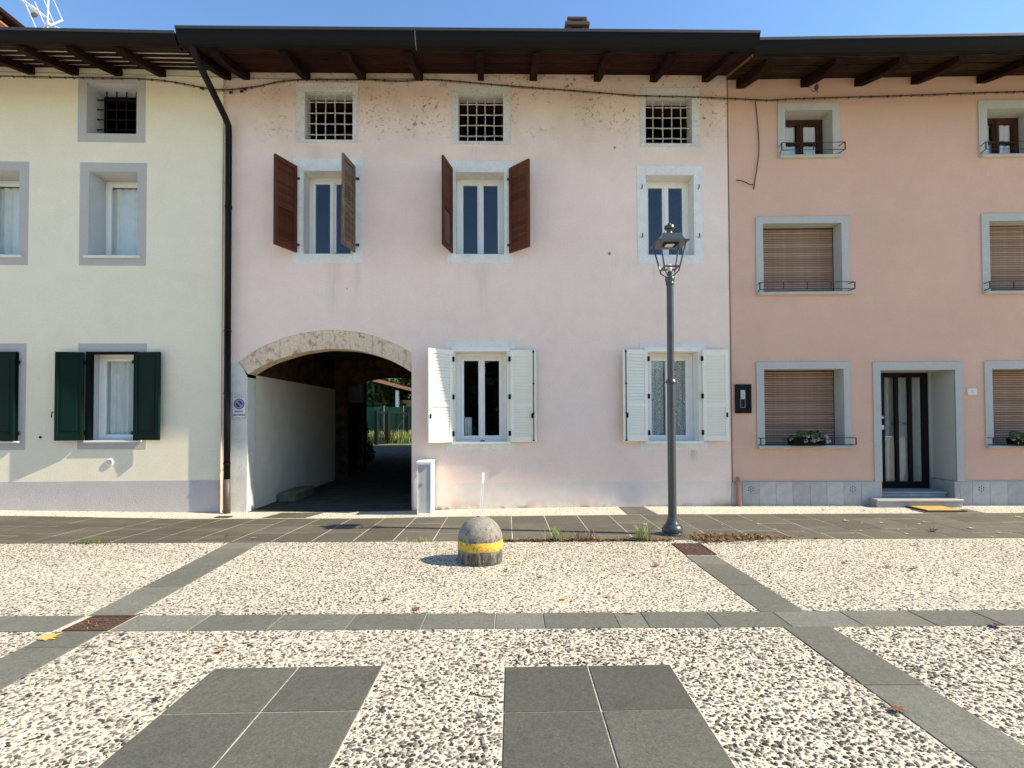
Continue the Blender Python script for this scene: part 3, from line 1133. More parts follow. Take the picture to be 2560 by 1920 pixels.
# attic opening with an iron grille
o, s = WL['attic']
win = MB().ring((o[0] - .1, o[1] + .1, o[2] - .1, o[3] - .02), (o[0] + .02, o[1] - .02, o[2] + .02, o[3] - .10), .40, .44).build('window', 'green_dark', hL)
surround(win, s, o, .40, .003, 'grey_paint', 'reveal_grey')
room(win, o, .36)
for k in range(5):
    u = -2.27 + .167 * k
    MB().tube([(u, .25, o[2] - .01), (u, .25, o[3] - .0)], .011, 6).build('bar', 'black_metal', win)
for z in (6.54, 6.715, 6.89, 7.06):
    MB().tube([(o[0] - .02, .235, z), (o[1] + .02, .235, z)], .011, 6).build('bar', 'black_metal', win)
for dx in (0, DX):
    o, s = WL['first']
    o = (o[0] + dx, o[1] + dx, o[2], o[3])
    s = (s[0] + dx, s[1] + dx, s[2], s[3])
    win = casement(hL, (o[0], o[1] + .0, o[2] - .02, o[3]), .39, 'white_frame', .045, .06, False)
    surround(win, s, o, .40, .003, 'grey_paint', 'reveal_grey')
    MB().box(o[0] - .06, o[1] + .07, -.05, .39, o[2] - .032, o[2] + .012, .006).build('sill', 'sill_stone', win)
    curtain(win, o[0] + .06, o[1] - .06, o[2], o[3] - .1, .465, 'curtain_grey', 5)
    room(win, o, .39)
    o, s = WL['ground']
    if dx: dx = DXG
    o = (o[0] + dx, o[1] + dx, o[2], o[3])
    s = (s[0] + dx, s[1] + dx, s[2], s[3])
    win = casement(hL, (o[0], o[1], o[2], o[3]), .20, 'white_frame', .07, .06, False)
    surround(win, s, o, .21, .003, 'grey_paint', 'reveal_grey')
    MB().ring((o[0] - .042, o[1] + .042, o[2] + .002, o[3] + .012), (o[0] + .028, o[1] - .028, o[2] + .002, o[3] - .028), -.045, .05).build('shutter_frame', 'green_dark', win)
    MB().box(o[0] - .06, o[1] + .09, -.06, .20, o[2] - .03, o[2] + .002, .006).build('sill', 'sill_stone', win)
    curtain(win, o[0] + .08, o[1] - .08, o[2] + .05, o[3] - .1, .285, 'curtain_grey', 6, .02)
    room(win, o, .20)
    leaves = ((-1, o[0] - .060, (-.980, -.20), .405), (1, o[1] + .015, (.990, -.14), .440))
    if dx: leaves = ((-1, o[0] - .035, (1, 0), .415), (1, o[1] + .035, (-1, 0), .415))
    for sd, hu, dr, w in leaves:
        a = atan2(dr[1], dr[0])
        H, t = 1.462, .045
        mb = MB().box(0, .05, -t / 2, t / 2, 0, H, .005).box(w - .05, w, -t / 2, t / 2, 0, H, .005).box(.05, w - .05, -t / 2, t / 2, H - .06, H, .005).box(.05, w - .05, -t / 2, t / 2, 0, .10, .005)
        leaf = mb.build('shutter', 'green_paint', hL, (hu, -.055, 1.178), (0, 0, a))
        MB().box(.045, w - .045, -.010, .010, .095, H - .055).build('shutter_panel', 'green_paint', leaf)
        MB().box(.085, w - .085, -.017, .017, .15, H - .11, .005).build('raised_panel', 'green_paint', leaf)
        for hz in (.12, 1.3):
            MB().box(-.05, .012, -.03, -.02, hz - .03, hz + .03, .003).build('hinge', 'black_metal', leaf)
        if sd < 0 and not dx:
            MB().tube([(w - .01, -.02, .47), (w + .05, -.02, .47), (w + .055, -.02, .38)], .009, 6).build('latch', 'black_metal', leaf)
eaves(hL, U0, -.12, 7.47, 1.06, [(-3.165 + .72 * k, .115, .115, 0) for k in range(-4, 5) if -3.165 + .72 * k < -.3], (1.20, 7.268, 7.105), 'gutter_metal_brown',
      'plank_wood', 'roof_underside', [-1.04, -.86, -.66, -.46, -.26, -.06, .12], plank_w=.105)
# the last rafter of this roof, under the corner of the next gutter
# vent and dark hole in the wall
v = MB().lathe([(.062, 0), (.062, .018), (.05, .024), (.05, .016), (0.002, .016)], 24).build('wall_vent', 'white_frame', hL, (-1.811, 0, .808), (pi / 2, 0, 0))
for k in range(6):
    z = -.038 + .0152 * k
    hwid = sqrt(max(.0004, .048 ** 2 - z * z))
    MB().box(-hwid, hwid, -.003, .004, .0165, .026).build('vent_slat', 'white_frame', v, (0, z, 0))
    MB().box(-hwid, hwid, -.004, .004, .0164, .0172).build('vent_gap', 'black_metal', v, (0, z + .0076, 0))
MB().lathe([(.022, 0), (.022, .006), (.015, .006), (.002, .002)], 16).build('wall_hole', 'black_metal', hL, (-2.943, 0, 1.233), (pi / 2, 0, 0))

# ================================================================== PINK HOUSE (middle)
hM = thing('pink_house', 'pale pink weathered house with vaulted archway and brown shutters', 'house', (*ORG['M'], 0), ANG['M'])
UM0, UM1 = -.06, 8.63
EXT = [(.222, 2.488), (.38, 2.605), (.577, 2.725), (.913, 2.874), (1.318, 2.982), (1.724, 3.03), (2.13, 3.008), (2.538, 2.919), (2.877, 2.788), (3.142, 2.637)]
INT = [(.372, 2.279), (.56, 2.395), (.78, 2.50), (1.184, 2.628), (1.50, 2.685), (1.786, 2.709), (2.266, 2.673), (2.674, 2.556), (2.92, 2.44), (3.140, 2.309)]
def dense(pts, n=6):
    out = []
    P_ = [pts[0]] + pts + [pts[-1]]
    for i in range(1, len(P_) - 2):
        p0, p1, p2, p3 = [np.array(q) for q in P_[i - 1:i + 3]]
        for k in range(n):
            t = k / n
            out.append(tuple(.5 * ((2 * p1) + (-p0 + p2) * t + (2 * p0 - 5 * p1 + 4 * p2 - p3) * t ** 2 + (-p0 + 3 * p1 - 3 * p2 + p3) * t ** 3)))
    out.append(pts[-1])
    return out
EXd, INd = dense(EXT), dense(INT)
ATT = [((1.319, 2.138, 6.299, 7.153), (1.169, 2.227, 6.250, 7.285)), ((3.949, 4.721, 6.290, 7.124), (3.839, 4.846, 6.234, 7.255)), ((7.188, 8.000, 6.263, 7.091), (7.093, 8.133, 6.200, 7.235))]
FST = [((1.304, 2.141, 4.331, 5.761), (1.114, 2.318, 4.173, 5.973)), ((3.897, 4.728, 4.327, 5.747), (3.746, 4.887, 4.168, 5.942)), ((7.181, 8.016, 4.316, 5.712), (7.029, 8.169, 4.163, 5.874))]
GND = [((3.883, 4.763, 1.111, 2.655), (3.726, 4.906, .968, 2.826)), ((7.18, 8.05, 1.105, 2.645), (7.048, 8.199, .957, 2.799))]
holes = [a for a, b in ATT + FST + GND] + [(.222, 3.142, -.4, 3.08)]
ZT = 3.08
fill = []
for (a, b) in zip(EXd, EXd[1:]):
    fill.append([(a[0], 0, a[1]), (b[0], 0, b[1]), (b[0], 0, ZT), (a[0], 0, ZT)])
wall_grid(UM0, UM1, -.4, 7.6, holes, fill).build('wall', 'pink_plaster', hM)
# arch ring, front face slightly recessed, with its soffit
mb = MB()
N_ = len(EXd)
dep = .30
for k in range(N_ - 1):
    a, b, c, d = EXd[k], EXd[k + 1], INd[k + 1], INd[k]
    mb.face([(a[0], .012, a[1]), (b[0], .012, b[1]), (c[0], .012, c[1]), (d[0], .012, d[1])])
    mb.face([(d[0], .012, d[1]), (c[0], .012, c[1]), (c[0], dep, c[1]), (d[0], dep, d[1])])
    mb.face([(a[0], 0, a[1]), (b[0], 0, b[1]), (b[0], .012, b[1]), (a[0], .012, a[1])])
    mb.face([(d[0], dep, d[1]), (c[0], dep, c[1]), (c[0], dep, 3.2), (d[0], dep, 3.2)])
mb.build('arch_ring', 'arch_plaster', hM)
# left pillar with its chamfered inner face, right jamb
mb = MB()
nz = 22
for k in range(nz):
    za, zb = -.4 + (2.488 + .4) * k / nz, -.4 + (2.488 + .4) * (k + 1) / nz
    def edge(z):
        return .372 if z < 2.279 else .372 - (.372 - .222) * (z - 2.279) / (2.488 - 2.279)
    j = lambda z: .0
    mb.face([(.015, -.004, za), (edge(za), -.004, za), (edge(zb), -.004, zb), (.015, -.004, zb)])
    if zb <= 2.30:
        mb.face([(.372, -.004, za), (.372, dep, za), (.372, dep, min(zb, 2.279)), (.372, -.004, min(zb, 2.279))])
mb.face([(.015, -.004, -.4), (.015, -.004, 2.488), (.015, .01, 2.488), (.015, .01, -.4)])
mb.build('pillar', 'pillar_plaster', hM)
MB().face([(3.1415, 0, -.4), (3.1415, dep + .3, -.4), (3.1415, dep + .3, 2.31), (3.1415, 0, 2.31)]).face([(3.1415, 0, 2.3), (3.1415, .012, 2.3), (3.1415, .012, 2.64), (3.1415, 0, 2.64)]).build('jamb', 'pink_plaster', hM)
# passage
PL, PR, PD = .375, 3.34, 4.75
MB().face([(PL, dep, -.4), (PL, PD, -.4), (PL, PD, 2.285), (PL, dep, 2.285)]).build('passage_wall', 'passage_plaster', hM)
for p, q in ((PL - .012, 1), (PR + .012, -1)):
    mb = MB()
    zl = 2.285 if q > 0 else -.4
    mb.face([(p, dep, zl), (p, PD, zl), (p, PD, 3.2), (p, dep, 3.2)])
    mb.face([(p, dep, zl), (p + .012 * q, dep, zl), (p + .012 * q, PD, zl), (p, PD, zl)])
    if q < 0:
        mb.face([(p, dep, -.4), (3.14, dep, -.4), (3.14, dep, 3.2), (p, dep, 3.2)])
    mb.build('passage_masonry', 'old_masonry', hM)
MB().box(-2.5, 3.72, PD + .33, PD + 8.5, 3.25, 3.40).build('added_shade_roof', 'ceiling_wood', hM)  # unseen roof, added to keep sky light off the yard behind the arch
MB().box(-2.6, -2.5, PD + .33, PD + 8.5, -.2, 3.3).build('added_shade_wall', 'old_masonry', hM)  # unseen wall, added to close the left side of the yard to light
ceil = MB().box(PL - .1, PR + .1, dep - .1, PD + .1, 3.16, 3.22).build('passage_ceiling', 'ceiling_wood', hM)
for y in (.85, 1.65, 2.45, 3.25, 4.05):
    MB().box(PL - .05, PR + .05, y - .08, y + .08, 2.96, 3.17, .01).build('beam', 'ceiling_wood', ceil)
# second arch at the back
SPR, AP = 2.22, 2.60
b0, b1 = .62, 3.18
arc = []
for k in range(25):
    t = k / 24
    arc.append((b0 + (b1 - b0) * t, SPR + (AP - SPR) * sin(pi * (.06 + .88 * t)) ** .75))
mb = MB()
for y in (PD, PD + .32):
    for p, q in zip(arc, arc[1:]):
        mb.face([(p[0], y, p[1]), (q[0], y, q[1]), (q[0], y, 3.2), (p[0], y, 3.2)])
    mb.face([(PL - .02, y, -.4), (b0, y, -.4), (b0, y, 3.2), (PL - .02, y, 3.2)])
    mb.face([(b1, y, -.4), (PR + .02, y, -.4), (PR + .02, y, 3.2), (b1, y, 3.2)])
for p, q in zip(arc, arc[1:]):
    mb.face([(p[0], PD, p[1]), (q[0], PD, q[1]), (q[0], PD + .32, q[1]), (p[0], PD + .32, p[1])])
for u in (b0, b1):
    mb.face([(u, PD, -.4), (u, PD + .32, -.4), (u, PD + .32, 2.4), (u, PD, 2.4)])
mb.build('rear_arch', 'old_masonry', hM)
# back and end walls, with the gap of the rear archway
mb = MB()
y = PD + .32
for u in (UM0, UM1):
    mb.face([(u, .01, -.4), (u, y, -.4), (u, y, 7.4 + 4.6 * TAN_R), (u, 4.6, 7.5 + 4.6 * TAN_R), (u, .01, 7.5)])
mb.face([(UM0, y, 3.2), (UM1, y, 3.2), (UM1, y, 7.5 + 4.6 * TAN_R), (UM0, y, 7.5 + 4.6 * TAN_R)])
mb.face([(UM0, y, -.4), (PL, y, -.4), (PL, y, 3.2), (UM0, y, 3.2)])
mb.face([(PR, y, -.4), (UM1, y, -.4), (UM1, y, 3.2), (PR, y, 3.2)])
# wing along the yard on the right
mb.face([(3.72, y, -.4), (3.72, 21, -.4), (3.72, 21, 6.2), (3.72, y, 6.2)])
mb.face([(3.72, 21, -.4), (8, 21, -.4), (8, 21, 6.2), (3.72, 21, 6.2)])
mb.face([(3.72, y, 6.2), (8, y, 7.4), (8, 21, 7.4), (3.72, 21, 6.2)])
# trim the full-depth end walls to the front block
mb.build('rear_wall', 'cream_plaster', hM)

for k, (o, s) in enumerate(ATT):
    win = MB().ring((o[0] - .05, o[1] + .05, o[2] - .05, o[3] - .03), (o[0] + .05, o[1] - .05, o[2] + .0, o[3] - .16), .27, .31).build('window', 'rafter_wood', hM)
    surround(win, s, o, .28, .012, 'rough_surround', 'rough_surround', .004)
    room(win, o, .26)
    grille(win, o, .10, 4, 4, .0105, 'rusty_bar', .03)
    if k == 0:
        MB().face([(o[0] + .15, .8, o[2]), (o[1], .7, o[2]), (o[1], .7, o[3] - .25), (o[0] + .35, .8, o[3] - .3)]).build('inner_board', 'old_plank_wood', win)
for k, (o, s) in enumerate(FST):
    win = casement(hM, (o[0], o[1], o[2], o[3]), .27, 'white_frame', .065, .055, True)
    surround(win, s, o, .29, .010, 'white_surround', 'white_surround', .003)
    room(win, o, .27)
    if k == 2:
        for uu in (o[0] - .075, o[1] + .075):
            for zz in (4.62, 5.47):
                MB().tube([(uu, -.008, zz), (uu, -.05, zz), (uu, -.052, zz + .06)], .009, 6).build('hinge_pin', 'rust', win)
    else:
        for uu in (o[0] - .12, o[1] + .055):
            for zz in (4.48, 5.62):
                MB().box(uu, uu + .06, -.035, -.010, zz - .02, zz + .02, .003).build('hinge_strap', 'rust', win)
louvre_shutter(hM, (1.200, -.035), (-.40, -.916), .485, 4.345, 5.825, 'brown_shutter', closed_upper=True)
louvre_shutter(hM, (2.181, -.035), (-.13, -.991), .485, 4.345, 5.825, 'worn_shutter', tilt=.35, label='worn half open shutter with peeling brown paint')
louvre_shutter(hM, (3.838, -.035), (-.22, -.975), .485, 4.335, 5.80, 'brown_shutter', closed_upper=True, tilt=.4)
louvre_shutter(hM, (4.822, -.035), (.67, -.742), .485, 4.335, 5.80, 'brown_shutter', closed_upper=True)
for k, (o, s) in enumerate(GND):
    win = casement(hM, (o[0], o[1], o[2], o[3]), .24, 'white_frame', .085, .055, True)
    mb = MB()
    mb.box(s[0], s[1], -.006, .003, o[3] - .0, s[3])
    mb.box(s[0], s[1], -.006, .003, s[2], o[2] - .0)
    mb.box(s[0], o[0], -.006, .003, o[2], o[3])
    mb.box(o[1], s[1], -.006, .003, o[2], o[3])
    mb.build('surround', 'white_surround', win)
    reveal(MB(), o, .25).build('reveal', 'white_frame', win)
    MB().ring((o[0] - .055, o[1] + .06, o[2] - .0, o[3] + .07), (o[0] - .001, o[1] + .001, o[2] - .0, o[3] + .001), -.035, -.007).build('shutter_frame', 'white_paint', win)
    MB().box(o[0] - .06, o[1] + .06, -.075, .245, o[2] - .032, o[2] + .006, .006).build('sill', 'white_frame', win)
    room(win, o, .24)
    if k == 1:
        curtain(win, o[0] + .06, o[1] - .06, o[2] + .05, o[3] - .05, .315, 'lace_curtain', 7, .02)
        MB().box(o[0] + .35, o[0] + .39, -.01, .01, o[2] + .006, o[2] + .03, .003).build('shutter_stop', 'black_metal', win)
    else:
        MB().box(o[0] + .43, o[0] + .50, -.01, .01, o[2] + .006, o[2] + .03, .003).build('shutter_stop', 'black_metal', win)
        curtain(win, o[0] + .10, o[0] + .26, o[2] + .05, o[2] + .42, .40, 'curtain_white', 3, .03)
def white_shutter(hu, dr, w, rod):
    a = atan2(dr[1], dr[0])
    leaf = louvre_shutter(hM, (hu, -.062), dr, w, 1.115, 2.672, 'white_paint', 15, 11, t=.036, mid=.62, tilt=.30)
    sgn = 1 if dr[0] > 0 else -1
    ys = -.026 * sgn if False else (-.026 if dr[0] > 0 else .026)
    for hz in (.10, .72, 1.36):
        MB().box(-.03, .012, ys - .006, ys + .006, hz, hz + .085, .004).build('hinge', 'black_metal', leaf)
    if rod:
        MB().tube([(w - .045, ys, .01), (w - .045, ys, 1.55)], .0075, 6).build('bolt_rod', 'black_metal', leaf)
        for hz in (.02, .48, .98, 1.52):
            MB().box(w - .06, w - .03, ys - .012, ys + .012, hz - .012, hz + .012, .004).build('rod_guide', 'black_metal', leaf)
        MB().box(w - .085, w - .045, ys - .02, ys + .0, .40, .48, .006).build('latch', 'black_metal', leaf)
    else:
        MB().box(w - .05, w - .025, ys - .012, ys + .012, .40, .48, .004).build('latch', 'black_metal', leaf)
white_shutter(3.838, (-.766, -.643), .478, False)
white_shutter(4.822, (.996, -.09), .440, True)
white_shutter(7.165, (-.985, -.17), .445, True)
white_shutter(8.105, (.998, -.06), .440, False)
MB().box(8.612, 8.634, -.004, .004, -.3, 7.45).build('joint_shadow_strip', 'joint_shadow', hM)  # dark strip painted in for the shadow slot between the two houses
# roof edge
RM = [.005, .33, 1.357, 2.31, 3.285, 4.34, 5.24, 6.35, 7.33, 8.235]
eaves(hM, -.13, 8.60, 7.475, 1.07, [(u, random.uniform(.105, .125), random.uniform(.105, .125), random.uniform(-.03, .03)) for u in RM], (1.255, 7.338, 7.118), 'gutter_metal',
      'plank_wood', 'plank_wood', [-1.02 + .1025 * k for k in range(12)], plank_w=.094, ridge=4.6, back=5.3, seams=(3.40,))
# chimney with two slab layers, on this roof
ch = MB()
cu, cy = 6.24, 1.75
ch.box(cu - .22, cu + .22, cy - .22, cy + .22, 7.9, 9.36, .01)
chim = ch.build('chimney', 'chimney_render', hM)
for z0, z1, g in ((9.33, 9.395, .245), (9.47, 9.55, .25), (9.62, 9.68, .20)):
    MB().box(cu - g, cu + g, cy - g, cy + g, z0, z1, .012).build('chimney_slab', 'chimney_render', chim)
for z0, z1 in ((9.395, 9.47), (9.55, 9.62)):
    for a in (-.16, .16):
        MB().box(cu + a - .05, cu + a + .05, cy - .18, cy + .18, z0, z1).build('chimney_leg', 'chimney_render', chim)
# rain pipe
pp = MB().tube([(.045, -1.10, 7.25), (.045, -1.10, 7.12), (.050, -1.03, 7.02), (.078, -.22, 6.56), (.085, -.125, 6.47), (.087, -.115, 6.30), (.09, -.115, 3.0)], .052, 14, True).build('rain_pipe', 'pipe_metal', hM, smooth=True)
lowp = MB().tube([(.09, -.115, 3.02), (.093, -.115, .5)], .053, 14).build('lower_pipe', 'pipe_metal', pp, smooth=True)
MB().tube([(.093, -.115, .52), (.095, -.115, -.08)], .058, 14).build('pipe_foot', 'pipe_brown', pp, smooth=True)
for z in (5.1, 3.0, 1.95, .78):
    MB().tube([(.09, -.115, z - .012), (.09, -.115, z + .012)], .060, 14).tube([(.09, -.06, z), (.09, .01, z)], .008, 6).build('pipe_clamp', 'pipe_metal', pp)

# ================================================================== SALMON HOUSE (right)
hR = thing('salmon_house', 'salmon coloured house with pale stone borders and closed roller blinds', 'house', (*ORG['R'], 0), ANG['R'])
UR1 = 16.0
AR = [((.966, 1.776, 6.032, 6.824), (.842, 1.900, 5.983, 6.957)), ((4.410, 5.22, 6.001, 6.805), (4.268, 5.34, 5.968, 6.950))]
FR = [((.557, 1.897, 3.660, 4.854), (.434, 2.027, 3.618, 4.972)), ((4.405, 5.745, 3.645, 4.857), (4.275, 5.87, 3.603, 4.985))]
GR = [((.541, 1.894, 1.023, 2.334), (.412, 2.003, .985, 2.460)), ((4.398, 5.75, 1.010, 2.315), (4.272, 5.86, .975, 2.450))]
DO, DS = (2.518, 3.772, .02, 2.308), (2.391, 3.902, .409, 2.445)
holes = [a for a, b in AR + FR + GR] + [DO]
wall_grid(-.012, UR1, -.3, 7.5, holes).build('wall', 'salmon_plaster', hR)
shell(hR, -.012, UR1, 9.2, 7.35, 0).face([(-.012, 9.2, -.3), (UR1, 9.2, -.3), (UR1, 9.2, 7.35), (-.012, 9.2, 7.35)]).build('side_wall', 'salmon_plaster', hR)
def railing(win, u0, u1, z0, z1, n):
    mb = MB()
    yb, yf = -.012, -.16
    for z in (z0, z1):
        mb.tube([(u0 + .03, yb, z), (u0, yf, z), (u1, yf, z), (u1 - .03, yb, z)], .0075, 6)
    for k in range(n + 1):
        u = u0 + (u1 - u0) * k / n
        mb.tube([(u, yf, z0), (u, yf, z1)], .0075 if k not in (0, n) else .010, 6)
    for u in (u0 + .03, u1 - .03):
        mb.tube([(u, yb, z0), (u, yb, z1)], .0075, 6)
    mb.build('railing', 'navy_metal', win)
for k, (o, s) in enumerate(AR):
    win = casement(hR, (o[0], o[1], o[2], o[3]), .28, 'window_wood', .05, .055, True, transom=o[2] + .36)
    surround(win, s, o, .30, .022, 'pale_surround', 'pale_surround')
    MB().box(s[0] + .02, s[1] + .02, -.06, .28, o[2] - .045, o[2] + .004, .006).build('sill', 'pale_surround', win)
    for a, b in ((o[0] + .1, (o[0] + o[1]) / 2 - .06), ((o[0] + o[1]) / 2 + .06, o[1] - .1)):
        curtain(win, a, b, o[2] + .42, o[3] - .1, .35, 'curtain_white', 2, .008)
        curtain(win, a, b, o[2] + .05, o[2] + .34, .35, 'curtain_white', 2, .008)
    room(win, o, .28)
    railing(win, s[0] - .01, s[1] + .0, o[2] + .03, o[2] + .155, 2)
def roller(o, y, win):
    H = o[3] - o[2]
    sh = .0405
    n = int(H / sh) + 1
    prof = [(.004, 0), (-.006, .005), (-.010, .014), (-.010, .022), (-.005, .031), (.004, .035), (.006, .035), (.006, 0)]
    mb = MB().extrude_x(prof, -(o[1] - o[0]) / 2 - .02, (o[1] - o[0]) / 2 + .02)
    me = mb.mesh('slat', 'roller_slat')
    for k in range(n):
        link('slat', me, win, ((o[0] + o[1]) / 2, y + random.uniform(-.0012, .0012), o[2] + k * sh + .004), (random.uniform(-.05, .05), 0, 0))
for rows, d in ((FR, .26), (GR, .30)):
    for k, (o, s) in enumerate(rows):
        ym = d - .03
        win = MB().ring((o[0] - .04, o[1] + .04, o[2] - .03, o[3] + .02), (o[0] + .006, o[1] - .006, o[2] + .002, o[3] - .012), ym, ym + .05).build('roller_blind', 'rubber', hR)
        roller((o[0], o[1], o[2], o[3]), ym + .02, win)
        surround(win, s, o, d, .022, 'pale_surround', 'pale_surround')
        MB().box(s[0] + .015, s[1] + .03, -.07, d - .02, o[2] - .048, o[2] + .003, .006).build('sill', 'pale_surround', win)
        MB().face([(o[0] - .05, d + .1, o[2] - .05), (o[1] + .05, d + .1, o[2] - .05), (o[1] + .05, d + .1, o[3] + .05), (o[0] - .05, d + .1, o[3] + .05)]).build('backing', 'dark_room', win)
        railing(win, s[0] - .005, s[1] - .005, o[2] + .02, o[2] + .135, 4)
# entrance
dd = .56
door = MB()
d0, d1, dz0, dz1 = 2.50, 3.742, .215, 2.30
door.ring((d0, d1 - .0, dz0, dz1), (2.960, d1 - .10, dz0 + .12, dz1 - .075), dd, dd + .06)
for a, b in ((3.153, 3.217), (3.396, 3.460)):
    door.box(a, b, dd, dd + .06, dz0 + .12, dz1 - .075, .006)
door = door.build('door', 'black_metal', hR)
for a, b in ((2.960, 3.153), (3.217, 3.396), (3.460, d1 - .10)):
    MB().box(a - .004, b + .004, dd + .025, dd + .032, dz0 + .115, dz1 - .07).build('pane', 'door_glass', door)
MB().tube([(2.93, dd - .004, 1.155), (2.93, dd - .05, 1.155), (3.05, dd - .055, 1.15)], .010, 8).build('handle', 'aluminium', door)
MB().lathe([(.02, 0), (.028, .012), (.012, .04), (.025, .06), (.002, .07)], 14).build('door_knob', 'aluminium', door, (2.89, dd, 1.50), (pi / 2, 0, 0))
MB().box(2.90, 2.945, dd - .006, dd, 1.28, 1.36, .003).build('lock_plate', 'aluminium', door)
curtain(door, 2.9, d1 - .05, dz0 + .05, dz1 - .02, dd + .10, 'door_curtain', 4, .03)
for z in (1.10, 1.39):
    MB().tube([(2.90, dd + .085, z), (3.40, dd + .085, z)], .012, 8).build('push_bar', 'aluminium', door)
mb = MB().ring((DS[0], DS[1], .409, DS[3]), (DO[0], DO[1], .409, DO[3]), -.022, .003)
fr = mb.build('door_surround', 'pale_surround', hR)
mb = MB()
mb.face([(DO[0], -.02, .41), (DO[0], dd, .41), (DO[0], dd, DO[3]), (DO[0], -.02, DO[3])])
mb.face([(DO[1], -.02, .41), (DO[1], dd, .41), (DO[1], dd, DO[3]), (DO[1], -.02, DO[3])])
mb.face([(DO[0], -.02, DO[3]), (DO[1], -.02, DO[3]), (DO[1], dd, DO[3]), (DO[0], dd, DO[3])])
mb.face([(DO[0], dd + .22, 0), (DO[1], dd + .22, 0), (DO[1], dd + .22, 2.5), (DO[0], dd + .22, 2.5)])
mb.build('door_reveal', 'pale_surround', fr)
MB().box(d1, DO[1], dd - .03, dd + .05, .21, DO[3]).build('door_frame_post', 'pale_surround', fr)
# stone plinth: one slab after another
joints = [-.037, .146, .432, .717, 1.002, 1.294, 1.578, 1.862, 2.160, 2.470]
def plinth_tile(a, b):
    me = MB().box(-(b - a) / 2 + .0015, (b - a) / 2 - .0015, -.022, .003, -.25, .408, .003).mesh('plinth_tile', 'plinth_stone')
    return link('plinth_tile', me, hR, ((a + b) / 2, random.uniform(-.001, .001), 0))
def vent_holes(t):
    for k in range(7):
        du, dz = (0, 0) if k == 6 else (.042 * cos(k * pi / 3 + .5), .042 * sin(k * pi / 3 + .5))
        MB().lathe([(.010, -.003), (.010, .0005), (.002, .0008)], 10).build('vent_hole', 'black_metal', t, (du, -.022, .283 + dz), (pi / 2, 0, 0))
for a, b in zip(joints, joints[1:]):
    t = plinth_tile(a, b)
    if a in (.146, 1.862): vent_holes(t)
j2 = [3.815, 4.024, 4.318, 4.613] + [4.613 + .294 * k for k in range(1, 9)]
for a, b in zip(j2, j2[1:]):
    t = plinth_tile(a, b)
    if a == 4.024: vent_holes(t)
for u, sg in ((DO[0] - .05, 1), (DO[1] + .043, -1)):
    MB().box(u - .0 if sg > 0 else u - .09, u + .09 if sg > 0 else u, -.020, dd - .05, -.2, .405, .003).build('plinth_return', 'plinth_stone', hR) if sg < 0 else None
# steps
st1 = MB().box(2.285, 3.69, -.225, .12, -.1, .105, .01).box(2.27, 3.705, -.245, .13, .09, .132, .010).build('step', 'marble_step', hR)
st2 = MB().box(2.48, 3.70, .13, .62, -.1, .185, .004).box(2.47, 3.71, .105, .62, .18, .217, .008).build('step', 'marble_step', hR)
a = 2.48
for w in (.20, .23, .16, .20, .17, .23):
    MB().box(a + .003, a + w - .003, .124, .131, .134, .176, .002).build('riser_tile', 'plinth_stone', st2)
    a += w
# terracotta stub pipe at the corner
MB().tube([(.082, -.07, -.05), (.066, -.07, .25), (.046, -.065, .49)], .030, 14, True).tube([(.046, -.065, .49), (.0455, -.065, .495)], .022, 12).build('stub_pipe', 'terracotta', hR, smooth=True)
RR = [.205, 1.31, 2.24, 3.20, 4.33] + [5.4 + 1.02 * k for k in range(10)]
eaves(hR, -.03, UR1, 7.40, 1.07, [(u, random.uniform(.12, .15), random.uniform(.12, .15), random.uniform(-.05, .05)) for u in RR], (1.20, 7.270, 7.065), 'gutter_metal',
      'old_plank_wood', 'old_plank_wood', [-1.0 + .125 * k + random.uniform(-.02, .02) for k in range(10)], plank_w=.10)

# ================================================================== behind the archway
dv = MB()
xs = list(np.linspace(-9.5, -1.2, 18))
ys = list(np.linspace(9.09, 19, 20)) + [24, 31]
for xa, xb in zip(xs, xs[1:]):
    for ya, yb in zip(ys, ys[1:]):
        if yb <= 14.1 and (xb < -4.9 or xa > -1.2): continue
        dv.face([(x_, y_, gz(x_, y_) + .004) for x_, y_ in ((xa, ya), (xb, ya), (xb, yb), (xa, yb))])
tag(dv.build('driveway', 'drive_gravel'), kind='structure')
tag(MB().face([(-40, 31, .004), (10, 31, .004), (10, 90, .004), (-40, 90, .004)]).build('lawn', 'lawn_soil'), kind='structure')

simple('dull_stone', (.17, .145, .09), .9, .1, .2, 12, .5, 60)
# stone block lying at the foot of the passage wall
sb = MB().box(-.16, .16, -.55, .55, -.06, .17, .02)
sb.v = [(x + random.uniform(-.012, .012), y + random.uniform(-.02, .02), z + random.uniform(-.012, .012)) for x, y, z in sb.v]
tag(sb.build('stone_block', 'dull_stone', None, (-4.30, 10.75, gz(-4.3, 10.7)), (0, 0, .02)), 'low pale stone block against the left wall inside the archway', 'stone block')

# low annex with a pale upper wall, behind the second arch
an = thing('annex', 'low annex with bluish white upper wall behind the second arch', 'annex', (-7.2, 16.4, 0))
MB().box(0, 2.66, 0, .3, 2.02, 3.3).build('upper_wall', 'blue_white_wall', an)
MB().box(0, 2.60, .05, .3, -.1, 2.02).build('lower_wall', 'old_masonry', an)
MB().box(1.75, 2.45, -.01, .05, -.1, 2.0, .01).build('door', 'green_dark', an)
MB().tube([(2.72, -.05, -.1), (2.72, -.05, 3.3)], .05, 10).build('rain_pipe', 'black_metal', an)
MB().box(-.2, 2.8, -.2, .5, 3.3, 3.42).build('roof', 'roof_tile', an)

